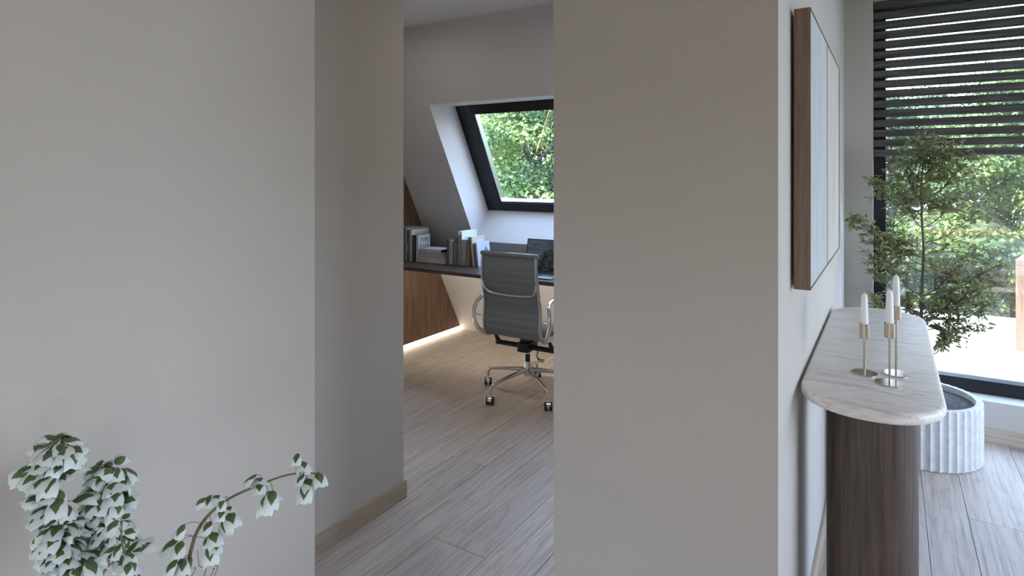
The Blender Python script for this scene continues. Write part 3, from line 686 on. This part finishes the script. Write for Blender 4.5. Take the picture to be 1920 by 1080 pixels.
L2 = empty('lid'); L2.parent = lp; L2.location = (0, .118, .0125); L2.rotation_euler = (math.radians(-14), 0, 0)
box('lid_shell', -.174, .174, 0, .006, 0, .228, M_blackpl, L2, .002); box('screen', -.167, .167, -.0008, 0, .026, .222, M_lcd, L2)
M_txt_w = mat('pale_print', (.6, .6, .6), .6); M_txt_k = mat('dark_print', (.05, .05, .06), .7); M_txt_g = mat('grey_print', (.22, .22, .22), .7)
text('MacBook Pro', .011, M_txt_w, L2, Matrix.Translation((0, -.0010, .013)) @ Matrix.Rotation(PI / 2, 4, 'X'))
# ------------------------------------------------------------------ books
bmats = {}
def bmat(c, kind=0):
    k = (c, kind)
    if k not in bmats:
        m = mat('book_cover', c, .7); q = N(m)
        if kind == 1:
            v = q.coord((60, 60, 25)); q.col(q.ramp(q.noise(v, 2, 4), [(.42, tuple(x * .55 for x in c)), (.55, c)]))
        bmats[k] = m
    return bmats[k]
def book(x0, x1, y0, dep, h, cover, label, lean=0, spine=None, group='books on the desk', z0=ZD, kind=0):
    w = x1 - x0; r = empty('book', ((x0 + x1) / 2, y0 + dep / 2, z0 + .001)); r.rotation_euler = (0, lean, 0); tag(r, label, 'book', group)
    t = .0022; cm = bmat(cover, kind); d2 = dep / 2
    bm = bmesh.new(); add_box(bm, -w / 2, -w / 2 + t, -d2, d2, 0, h, .0005); add_box(bm, w / 2 - t, w / 2, -d2, d2, 0, h, .0005); from_bm('cover', bm, cm, r)
    box('spine', -w / 2, w / 2, -d2 - .001, -d2 + t, 0, h, bmat(spine, 1) if spine else cm, r, .0008)
    if w > 2 * t + .002: box('pages', -w / 2 + t, w / 2 - t, -d2 + t, d2 - .004, .003, h - .003, M_paper, r)
    return r
RY = Matrix.Rotation(PI / 2, 4, 'Z') @ Matrix.Rotation(PI / 2, 4, 'X')       # lettering on a +X face
G1 = 'upright books at the left end of the desk'
Y1 = 3.738
b = book(-3.418, -3.356, Y1, .21, .272, (.17, .185, .18), 'thick grey-green book at the far left of the desk, against the walnut panel', group=G1)
book(-3.355, -3.339, Y1, .25, .273, (.13, .14, .14), 'thin dark grey-green book second from the walnut panel', group=G1)
book(-3.338, -3.321, Y1, .27, .266, (.36, .38, .38), 'tall light grey book left of the thin black one in the left row', group=G1)
b = book(-3.320, -3.308, Y1, .21, .252, (.015, .017, .025), 'thin tall black book in the left row of upright books', group=G1)
text('ARCHITECTURE', .010, M_txt_w, b, Matrix.Translation((0, -.1065, .10)) @ Matrix.Rotation(PI / 2, 4, 'X') @ Matrix.Rotation(PI / 2, 4, 'Z'))
book(-3.307, -3.285, Y1, .21, .251, (.24, .25, .255), 'mid grey book between the black one and the cream one', group=G1)
b = book(-3.284, -3.271, Y1, .212, .254, (.66, .63, .55), 'cream book lettered PARISIAN in the left row', group=G1)
text('PARISIAN', .044, M_txt_g, b, Matrix.Translation((.0067, .006, .222)) @ RY)
book(-3.270, -3.239, Y1, .15, .212, (.065, .07, .08), 'thick charcoal book in front of the cream cover', group=G1)
book(-3.238, -3.228, Y1, .15, .214, (.015, .017, .022), 'short thin black book right of the thick charcoal one', group=G1)
b = book(-3.227, -3.207, Y1, .150, .213, (.50, .50, .485), 'light grey book with dark capital letters on its cover, ending the left row', group=G1)
text('TYPE', .052, M_txt_k, b, Matrix.Translation((.0102, .004, .170)) @ RY); text('BOOK', .044, M_txt_k, b, Matrix.Translation((.0102, .004, .120)) @ RY); text('FORM', .040, M_txt_k, b, Matrix.Translation((.0102, .004, .082)) @ RY)
def flat_book(x0, x1, y0, y1, z0, z1, cover, label, strip=False, words=None, mark=None):
    r = empty('book', ((x0 + x1) / 2, (y0 + y1) / 2, z0 + .0006)); tag(r, label, 'book', 'books lying in a stack on the desk'); w, d, h = (x1 - x0) / 2, (y1 - y0) / 2, z1 - z0 - .001; t = .0022; cm = bmat(cover)
    bm = bmesh.new(); add_box(bm, -w, w, -d, d, 0, t, .0005); add_box(bm, -w, w, -d, d, h - t, h, .0005); from_bm('cover', bm, cm, r)
    box('spine', -w, w, -d - .001, -d + t, 0, h, cm, r, .0008)
    box('pages', -w + .003, w - .003, -d + t, d - .003, t, h - t, bmat((.012, .012, .02)) if strip else M_paper, r)
    if words: text(words, h * .62, M_txt_g, r, Matrix.Translation((-w + .02, -d - .0012, h / 2)) @ Matrix.Rotation(PI / 2, 4, 'X'), cxx='LEFT')
    if mark: text(mark, h * .6, M_txt_k, r, Matrix.Translation((w - .02, -d - .0012, h / 2)) @ Matrix.Rotation(PI / 2, 4, 'X'))
YS = 3.752
flat_book(-3.203, -2.958, YS, YS + .13, .7525, .788, (.60, .61, .60), 'thick off-white book at the bottom of the lying stack', words='maison', mark='4')
flat_book(-3.203, -2.985, YS + .002, YS + .135, .788, .813, (.50, .51, .53), 'pale grey book second from the bottom of the lying stack', words='Dior', mark='Z')
flat_book(-3.193, -2.982, YS + .003, YS + .14, .813, .836, (.47, .47, .48), 'grey book second from the top of the lying stack', words='studio')
flat_book(-3.195, -2.985, YS + .000, YS + .15, .836, .862, (.55, .53, .58), 'lilac-white book with black page edges on top of the stack', True, words='objects')
G3 = 'upright books behind the office chair'; Y2 = 3.772
book(-2.942, -2.923, Y2, .16, .194, (.10, .11, .13), 'dark slate book at the left end of the row behind the chair', group=G3)
b = book(-2.921, -2.885, Y2, .14, .182, (.42, .43, .47), 'lavender-grey short book, second in the row behind the chair', group=G3)
text('LIVING', .014, M_txt_g, b, Matrix.Translation((0, -.0715, .10)) @ Matrix.Rotation(PI / 2, 4, 'X') @ Matrix.Rotation(PI / 2, 4, 'Z'))
book(-2.874, -2.844, Y2, .17, .220, (.21, .24, .24), 'grey-green upright book, third in the row behind the chair', group=G3, spine=(.24, .27, .27))
b = book(-2.834, -2.797, Y2, .20, .262, (.86, .87, .90), 'tallest white book with a mottled grey spine, behind the chair', group=G3)
box('jacket', -.0187, .0187, -.1022, -.1008, 0, .236, bmat((.36, .36, .36), 1), b)
text('Opti', .030, M_txt_k, b, Matrix.Translation((.0187, -.03, .205)) @ RY)
b = book(-2.792, -2.762, Y2, .15, .200, (.42, .41, .38), 'beige upright book to the right of the tallest white one', group=G3)
text('N', .016, M_txt_k, b, Matrix.Translation((0, -.0765, .02)) @ Matrix.Rotation(PI / 2, 4, 'X'))
b = book(-2.757, -2.724, Y2, .15, .199, (.25, .225, .205), 'taupe upright book with small dark spine lettering', group=G3)
for k in range(4): text('ART'[k % 3] , .013, M_txt_k, b, Matrix.Translation((0, -.0765, .092 + .013 * k)) @ Matrix.Rotation(PI / 2, 4, 'X'))
book(-2.7095, -2.696, Y2 + .0, .15, .222, (.10, .105, .08), 'thin olive book leaning left in the row behind the chair', lean=-.12, group=G3)
b = book(-2.692, -2.676, Y2 + .0, .17, .225, (.62, .60, .50), 'cream book leaning left with pale capitals on its cover', lean=-.12, group=G3)
text('SURF', .040, mat('white_print', (.9, .9, .9), .6), b, Matrix.Translation((.0082, .0, .185)) @ RY)
book(-2.668, -2.655, Y2 + .0, .15, .178, (.14, .14, .16), 'thin dark grey book leaning left, second from the right end', lean=-.12, group=G3)
b = book(-2.6505, -2.6365, Y2 + .0, .17, .186, (.66, .71, .80), 'pale blue book with a mountain cover at the right end of the row', lean=-.12, group=G3)
bm = bmesh.new(); add_prism(bm, [(-.05, .04), (.085, .04), (.085, .10), (.05, .125), (.03, .15), (.0, .11)], 0, .0070, .0073); from_bm('cover_mountain', bm, bmat((.22, .26, .36)), b)
#==PART4==
# ------------------------------------------------------------------ variegated plant by the left wall
VP = Vector((-1.275, .60, 0))
vp = empty('variegated_plant', VP); tag(vp, 'white and green variegated plant in front of the left wall', 'plant')
bm = bmesh.new(); add_lathe(bm, [(.08, .0), (.105, .0), (.115, .03), (.125, .42), (.123, .44), (.112, .44), (.11, .40), (.0, .40)], 40)
p2 = from_bm('plant_pot', bm, M_pot2, None, True, angle=35, loc=(VP.x, VP.y, .0015)); tag(p2, 'round grey stone pot of the variegated plant by the left wall', 'pot')
def vleaf(seed):
    g = random.Random(seed); nx, ny = 6, 7; V, F, UVs = [], [], []
    dr_ = g.uniform(.55, .9); side = g.uniform(.5, .8); tw_ = g.uniform(-.25, .25)
    for j in range(ny + 1):
        s_ = j / ny; w = .5 * (.12 + .88 * min(1, math.sin(min(s_ / .55, 1) * PI / 2) ** .7)) * (1 if s_ < .75 else 1 - .12 * (s_ - .75) / .25)
        ang = dr_ * 1.6 * s_
        # arching midrib
        y = math.sin(ang) / (dr_ * 1.6); z = -(1 - math.cos(ang)) / (dr_ * 1.6)
        for i in range(nx + 1):
            x = (i / nx - .5) * 2
            tip = 0
            if j == ny: tip = -.16 * abs(x) ** 1.5 + (.14 * (abs(x) > .9)) + .10 * (1 - abs(x))   # broad end drawn out into points
            V.append((x * w + tw_ * x * s_ * .1, y + tip * math.cos(ang), z - side * (x * w) ** 2 * 1.3 - tip * math.sin(ang) + .05 * math.sin(x * 5 + j) * s_)); UVs.append((.5 + x * w * .98, s_))
    for j in range(ny):
        for i in range(nx):
            a = j * (nx + 1) + i; F.append((a, a + 1, a + nx + 2, a + nx + 1))
    me = bpy.data.meshes.new('leaf'); me.from_pydata([(a_ * .80, b_, c_) for a_, b_, c_ in V], [], F); me.materials.append(M_vari)
    uv = me.uv_layers.new(name='UVMap')
    for lp_ in me.loops: uv.data[lp_.index].uv = UVs[lp_.vertex_index]
    for p in me.polygons: p.use_smooth = True
    return me
vls = [vleaf(k) for k in range(7)]
r3 = random.Random(5)
def add_vleaf(p, d, size, roll=0):
    o = bpy.data.objects.new('leaf', r3.choice(vls)); put(o, vp); o.matrix_local = Matrix.Translation(p - VP) @ orient(d, roll) @ Matrix.Scale(size, 4)
stem_bm = bmesh.new(); PB = VP + Vector((0, 0, .40))
def stem(pix, t0, t1, r0, r1):
    pts = [PB - VP + Vector((rnd.uniform(-.03, .03), rnd.uniform(-.03, .03), 0))]
    for k, (u, v) in enumerate(pix): pts.append(at(u, v, t0 + (t1 - t0) * k / (len(pix) - 1)) - VP)
    pts = spline(pts, 6); add_tube(stem_bm, pts, [r0 + (r1 - r0) * i / len(pts) for i in range(len(pts))], 7); return pts
s1_ = stem([(168, 1095), (142, 1055), (114, 1015), (112, 960), (100, 900), (106, 850), (114, 832)], 1.09, 1.10, .0042, .0018)
s2_ = stem([(240, 1090), (222, 1030), (206, 990), (200, 940), (214, 905), (208, 872)], 1.13, 1.17, .0035, .0016)
s4_ = stem([(243, 1085), (238, 1050), (228, 1015), (228, 975)], 1.08, 1.07, .0016, .001)
s3_ = stem([(345, 1090), (356, 1040), (368, 1000), (392, 965), (430, 935), (480, 912), (530, 893), (565, 887), (600, 888)], 1.14, 1.22, .0044, .0010)
for pp in ([(375, 1095), (373, 1060), (370, 1030)], [(335, 1095), (344, 1062)], [(350, 1095), (362, 1066)], [(385, 1095), (398, 1068)], [(392, 1095), (404, 1060)]):
    stem(pp, 1.14, 1.15, .0013, .0004)
# branch foliage: (base, tip) read in the crop at 4.32 px per px
BL = [(1200, 85, 1185, 185), (1230, 150, 1335, 195), (1265, 180, 1290, 225), (1365, 240, 1445, 340), (1250, 250, 1200, 340), (1270, 290, 1350, 350), (1270, 320, 1280, 475), (870, 255, 785, 325), (880, 290, 970, 265),
      (895, 325, 920, 395), (960, 395, 1060, 470), (955, 420, 975, 580), (1000, 385, 1030, 520), (460, 445, 370, 515), (490, 425, 490, 512), (530, 430, 612, 412), (590, 455, 590, 540), (640, 515, 680, 535), (590, 545, 600, 610),
      (625, 590, 630, 745), (640, 565, 745, 645), (500, 635, 440, 745), (510, 725, 590, 795), (480, 755, 450, 845), (500, 815, 520, 975), (540, 805, 598, 852), (285, 660, 255, 765), (240, 765, 100, 890), (260, 795, 245, 935),
      (225, 945, 125, 1065), (265, 935, 345, 1030), (280, 950, 290, 1060)]
for (a, b_, c, d_) in BL:
    t = 1.14 + .08 * (280 + a / 4.32 - 345) / 255 + r3.uniform(-.015, .015)
    p0 = at(280 + a / 4.32, 830 + b_ / 4.32, t); p1 = at(280 + c / 4.32, 830 + d_ / 4.32, t - r3.uniform(.00, .02)); d = p1 - p0
    # leaves arch up and over: start direction lifted towards the viewer
    L = max(d.length, .020); dd = d.normalized() + Vector((0, 0, .75)) - FW * .75
    near = min(s3_, key=lambda q_: (q_ + VP - p0).length)
    add_vleaf(p0, dd, min(L * 1.15, .040), r3.uniform(-.2, .2))
    add_tube(stem_bm, spline([near, (near + p0 - VP) / 2 + Vector((0, 0, .004)), p0 - VP], 3), .0006, 4)
def bush(st, n_, r_lo, r_hi, i0, size):
    for k in range(n_):
        i = r3.randrange(i0, len(st)); p = st[i] + VP; az = r3.uniform(0, 2 * PI); r = r3.uniform(r_lo, r_hi) * (.55 + .45 * math.sin(PI * min(1, (len(st) - i) / len(st) * 1.5 + .1)))
        off = RT * math.cos(az) * r + FW * math.sin(az) * r * .9 + UP * r3.uniform(-.008, .014)
        p1 = p + off; d = (RT * math.cos(az) + FW * math.sin(az)) + UP * r3.uniform(-.35, .75) - FW * .30
        add_vleaf(p1, d, size * r3.uniform(.75, 1.15), r3.uniform(-.7, .7))
        add_tube(stem_bm, [p - VP, (p + p1) / 2 - VP + Vector((0, 0, .004)), p1 - VP], .0006, 4)
bush(s1_, 120, .004, .030, 10, .038); bush(s2_, 105, .004, .028, 5, .036); bush(s4_, 14, .004, .02, 10, .028); bush(s1_, 6, .0, .008, len(s1_) - 3, .034)
from_bm('stems', stem_bm, M_stem, vp, True)
#==PART5==
# ------------------------------------------------------------------ terrace
ZR = .18
te = struct(box('terrace_floor', -.6, 9.0, 4.42, 6.62, -.2, ZR - .012, M_grout))
tmesh = {}
for i in range(12):
    for j in range(3):
        x0 = -.6 + i * .8; y0 = 4.425 + j * .74; w, d = .796, .736
        k = (w, d)
        if k not in tmesh:
            bm = bmesh.new(); add_box(bm, -w / 2, w / 2, -d / 2, d / 2, -.012, 0, .0015); me = bpy.data.meshes.new('tile'); bm.to_mesh(me); bm.free(); me.materials.append(M_tile); tmesh[k] = me
        o = bpy.data.objects.new('tile', tmesh[k]); o.location = (x0 + .4, y0 + .37, ZR); put(o, te)
ku = struct(box('trim_3', -.6, 9.0, 6.46, 6.66, -.2, ZR + .035, M_tile, bev=.004))
gr = empty('glass_railing', (2.0, 6.56, ZR + .035)); tag(gr, 'frameless clear glass railing along the terrace edge', 'railing')
for i in range(6):
    x0 = -2.6 + i * 1.6; box('railing_pane', x0, x0 + 1.59, -.006, .006, .001, .86, M_glass2, gr)
box('railing_shoe', -2.6, 7.0, -.02, .02, .0005, .03, M_steel, gr)
# outdoor table and one chair beyond the window
ot = empty('outdoor_table', (1.53, 5.80, ZR), -.24); tag(ot, 'pale teak outdoor table standing on the white terrace', 'table')
for sx_ in (-1, 1):
    for sy in (-1, 1): box('leg', sx_ * .66 - .04, sx_ * .66 + .04, sy * .28 - .04, sy * .28 + .04, .0015, .615, M_teak, ot, .003)
box('table_top', -.70, .70, -.32, .32, .6155, .66, M_teak, ot, .004)
for y_ in (-.28, .28): box('apron', -.62, .62, y_ - .012, y_ + .012, .54, .615, M_teak, ot)
def shell_chair(x, y, rz, label, m, name='dining_chair', group=None, z=0, fm=M_tablewood):
    """round-backed channelled shell on four tapered wooden legs; faces +y"""
    r = empty(name, (x, y, z), rz); tag(r, label, 'chair', group)
    for sx_ in (-1, 1):
        for sy in (-1, 1):
            bm = bmesh.new(); add_tube(bm, [(sx_ * .17, sy * .15, .40), (sx_ * .22, sy * .20, .0015)], [.018, .011], 10); from_bm('leg', bm, fm, r, True, angle=50)
    bm = bmesh.new(); P = rrect(-.23, .23, -.20, .23, .14, 8)
    ins = [(.03, .395), (0, .41), (0, .45), (.02, .47), (.06, .478)]; rings = []
    for i_, z_ in ins: rings.append([bm.verts.new((p[0] * (1 - i_ / .23), p[1] * (1 - i_ / .23), z_)) for p in P])
    for a, b in zip(rings, rings[1:]):
        n = len(a)
        for i in range(n): bm.faces.new((a[i], a[(i + 1) % n], b[(i + 1) % n], b[i]))
    bm.faces.new(rings[0][::-1]); bm.faces.new(rings[-1]); bmesh.ops.recalc_face_normals(bm, faces=bm.faces); from_bm('seat', bm, m, r, True, angle=50)
    bm = bmesh.new(); na, nz = 48, 10; In, Ou = [], []
    for j in range(nz + 1):
        t = j / nz; ri, ro = [], []
        for i in range(na + 1):
            a = math.radians(200 + 140 * i / na); k = (i / na - .5) * 2
            top = .80 - .20 * abs(k) ** 3; z_ = .43 + (top - .43) * t; rad = .245 + .02 * t; bul = .010 * abs(math.sin(PI * 8 * i / na)) ** .6
            th_ = .020 * (1 if 0 < j < nz else .5)
            for L_, rr in ((ri, rad - th_ - bul), (ro, rad + th_ * .6)):
                L_.append(bm.verts.new((rr * math.cos(a), .02 + rr * .95 * math.sin(a) - .05 * t, z_)))
        In.append(ri); Ou.append(ro)
    for S in (In, Ou):
        for a, b in zip(S, S[1:]):
            for i in range(na): bm.faces.new((a[i], a[i + 1], b[i + 1], b[i]))
    for i in range(na):
        for j in (0, nz): bm.faces.new((In[j][i], In[j][i + 1], Ou[j][i + 1], Ou[j][i]))
    for j in range(nz):
        for i in (0, na): bm.faces.new((In[j][i], In[j + 1][i], Ou[j + 1][i], Ou[j][i]))
    bmesh.ops.recalc_face_normals(bm, faces=bm.faces); from_bm('backrest', bm, m, r, True, angle=60); return r
def copy_tree(o, parent=None):
    c = o.copy(); C.objects.link(c); c.parent = parent
    for ch in [x for x in bpy.data.objects if x.parent is o]: copy_tree(ch, c)
    return c
M_outc = mat('white_outdoor_weave', (.8, .8, .8), .8)
shell_chair(1.36, 6.24, PI - .24, 'white outdoor chair tucked behind the teak terrace table', M_outc, 'outdoor_chair', None, ZR, M_teak)
# ------------------------------------------------------------------ dining set behind the camera (seen mirrored in the big window)
dt = empty('dining_table', (1.30, -.55, 0)); tag(dt, 'long oak dining table mirrored faintly in the big window', 'table')
box('table_top', -.95, .95, -.48, .48, .715, .745, M_tablewood, dt, .006)
for sx_ in (-1, 1):
    for sy in (-1, 1): bm = bmesh.new(); add_tube(bm, [(sx_ * .80, sy * .36, .714), (sx_ * .88, sy * .42, .0015)], [.036, .024], 12); from_bm('leg', bm, M_tablewood, dt, True, angle=50)
ch0 = shell_chair(.37, -1.50, 0, 'pale channel-backed dining chair at the far left of the mirrored table', M_uph, 'dining_chair', 'dining chairs mirrored in the window')
for x_, y_, rz, lb in ((1.12, -1.55, 0, 'pale channel-backed dining chair, second from the left behind the mirrored table'), (1.85, -1.5, 0, 'pale channel-backed dining chair at the right end behind the mirrored table'),
                       (1.0, .35, PI, 'pale dining chair seen from behind on the near side of the mirrored table'), (1.75, .35, PI, 'pale dining chair on the near side, at the right edge of the window reflection')):
    c = copy_tree(ch0); c.location = (x_, y_, 0); c.rotation_euler = (0, 0, rz); c['label'] = lb
pd = empty('fill_pendant', (1.75, -.55, 1.62)); tag(pd, 'unseen dark dome lamp added over the dining table for more light', 'pendant lamp')  # added lamp, out of view, brightening the dining set for its reflection
bm = bmesh.new(); add_lathe(bm, [(.20, 0), (.195, .05), (.15, .11), (.05, .15), (.03, .17), (.0, .17)], 32, caps=False); from_bm('lamp_shade', bm, M_black, pd, True, angle=50)
tube('lamp_cord', [(0, 0, .168), (0, 0, ZC - 1.62)], .004, M_blackpl, pd, 8)
l = bpy.data.lights.new('fill_bulb', 'AREA'); l.shape = 'DISK'; l.size = .30; l.energy = 7; l.color = (1, .92, .82); l.spread = 1.7
o = bpy.data.objects.new('fill_bulb', l); put(o, pd); o.location = (0, 0, .03)
for x_, lb in ((.42, 'unseen ceiling spot added to brighten the left dining chair'), (1.14, 'unseen ceiling spot added to brighten the middle dining chair'), (1.86, 'unseen ceiling spot added to brighten the right dining chair')):
    downlight(x_, -1.12, 14, (1, .97, .93), lb, 'unseen spots added over the dining chairs', 1.1)  # added so the chairs show up in the window reflection
# ------------------------------------------------------------------ garden
struct(box('garden_ground', -120, 120, -120, 120, -6.3, -6.0, M_lawn))
rg = np.random.default_rng(3)
def tree(cx, cy, zc, rx, rz, nclump, nleaf, label, size=.085, tint=(.2, 1.0)):
    r = empty('garden_tree', (cx, cy, -6.0)); tag(r, label, 'tree', 'leafy trees beyond the terrace')
    o3 = np.array([cx, cy, -6.0]); bm = bmesh.new(); r4 = random.Random(int(cx * 10 + 500))
    tk = spline([(0, 0, 0), (.1, .1, (zc + 6) * .45), (-.1, 0, (zc + 6) * .8), (0, .1, zc + 6 + rz * .4)], 6); add_tube(bm, tk, [.20 - .15 * i / len(tk) for i in range(len(tk))], 10)
    cl = rg.normal(size=(nclump, 3)); cl /= np.linalg.norm(cl, axis=1)[:, None]; cl *= rg.uniform(.45, 1.0, (nclump, 1)) ** .6; cl *= [rx, rx, rz]
    cr_ = rg.uniform(.32, .62, nclump)
    for c in cl[::6]:
        b = Vector(c) + Vector((0, 0, zc + 6)); s = Vector(tk[min(len(tk) - 1, int(len(tk) * r4.uniform(.5, .95)))])
        pts = spline([s, (s + b) / 2 + Vector((r4.uniform(-.3, .3), r4.uniform(-.3, .3), -.15)), b], 5); add_tube(bm, pts, [.045 - .034 * i / len(pts) for i in range(len(pts))], 6)
    from_bm('trunk_and_branches', bm, M_bark, r, True)
    # leaves on flattened shells round each clump, upper side brighter growth
    idx = rg.integers(0, nclump, nleaf); dv = rg.normal(size=(nleaf, 3)); dv /= np.linalg.norm(dv, axis=1)[:, None]
    rad = (cr_[idx] * rg.uniform(.5, 1.05, nleaf))[:, None]; pos = cl[idx] + dv * rad * [1, 1, .6]
    nrm = dv * [1, 1, .6] + [0, 0, .7] + rg.normal(scale=.35, size=(nleaf, 3)); nrm /= np.linalg.norm(nrm, axis=1)[:, None]
    h = rg.normal(size=(nleaf, 3)); ta = np.cross(nrm, h); ta /= np.linalg.norm(ta, axis=1)[:, None]; tb = np.cross(nrm, ta)
    s = (size * rg.uniform(.6, 1.3, nleaf))[:, None]
    p = pos + [0, 0, zc + 6]
    # six-point lobed leaf
    V = np.stack([p - ta * s * .6, p - ta * s * .1 + tb * s * .5, p + ta * s * .1 + tb * s * .22 - nrm * s * .05, p + ta * s * .75, p + ta * s * .1 - tb * s * .22 - nrm * s * .05, p - ta * s * .1 - tb * s * .5], 1).reshape(-1, 3)
    me = bpy.data.meshes.new('foliage'); me.vertices.add(len(V)); me.vertices.foreach_set('co', V.astype(np.float32).ravel())
    b0 = np.arange(nleaf)[:, None] * 6; T = np.concatenate([b0 + [0, 1, 2], b0 + [0, 2, 3], b0 + [0, 3, 4], b0 + [0, 4, 5]], 1).reshape(-1)
    me.loops.add(len(T)); me.loops.foreach_set('vertex_index', T.astype(np.int32)); nt = len(T) // 3; me.polygons.add(nt); me.polygons.foreach_set('loop_start', np.arange(0, len(T), 3, dtype=np.int32)); me.polygons.foreach_set('loop_total', np.full(nt, 3, dtype=np.int32))
    a = me.attributes.new('tint', 'FLOAT', 'POINT'); tn = np.clip(rg.uniform(tint[0], tint[1], nclump)[idx] + rg.normal(scale=.12, size=nleaf), 0, 1); a.data.foreach_set('value', np.repeat(tn, 6).astype(np.float32))
    me.materials.append(M_tree); me.update(calc_edges=True); me.validate()
    o = bpy.data.objects.new('foliage', me); put(o, r); o['kind'] = 'stuff'; return r
TR = [(2.2, 11.6, .5, 1.9, 2.9, 130, 30000, 'sunlit maple-like tree straight outside the big window, at its left', (.2, 1)),
      (5.4, 12.6, .8, 2.3, 3.3, 170, 32000, 'bright green tree outside the big window, towards its right', (.4, 1)),
      (-.6, 13.4, .4, 2.1, 3.0, 150, 26000, 'darker tree outside, behind the left edge of the big window', (.0, .6)),
      (3.8, 15.4, .5, 2.8, 4.0, 170, 26000, 'deep green tree standing behind the two trees outside the window', (.0, .5)),
      (9.2, 13.4, .4, 2.6, 3.4, 120, 16000, 'broad tree at the far right of the garden', (.2, .8)),
      (.9, 17.5, .2, 2.6, 3.6, 170, 17000, 'tall dark green tree furthest back, left of the window view', (.0, .55)),
      (7.2, 17.0, .4, 2.8, 3.7, 170, 17000, 'tall mid green tree furthest back, right of the window view', (.1, .7)),
      (-4.6, 9.4, 1.6, 1.9, 3.0, 140, 30000, 'leafy tree filling the roof window view, left half', (.2, .9)),
      (-3.4, 12.4, 1.9, 2.4, 3.5, 150, 26000, 'light green tree behind, seen through the roof window', (.2, .9)),
      (-7.6, 12.2, 1.8, 2.6, 3.8, 140, 26000, 'dense tree further left, seen through the roof window', (.1, .7))]
for (cx, cy, zc, rx, rz, nc, nl, lb, ti) in TR: tree(cx, cy, zc, rx, rz, int(nc * 1.5), int(nl * (2.6 if cx < -3 else 2.2)), lb, .058 if cx < -3 else .062, ti)
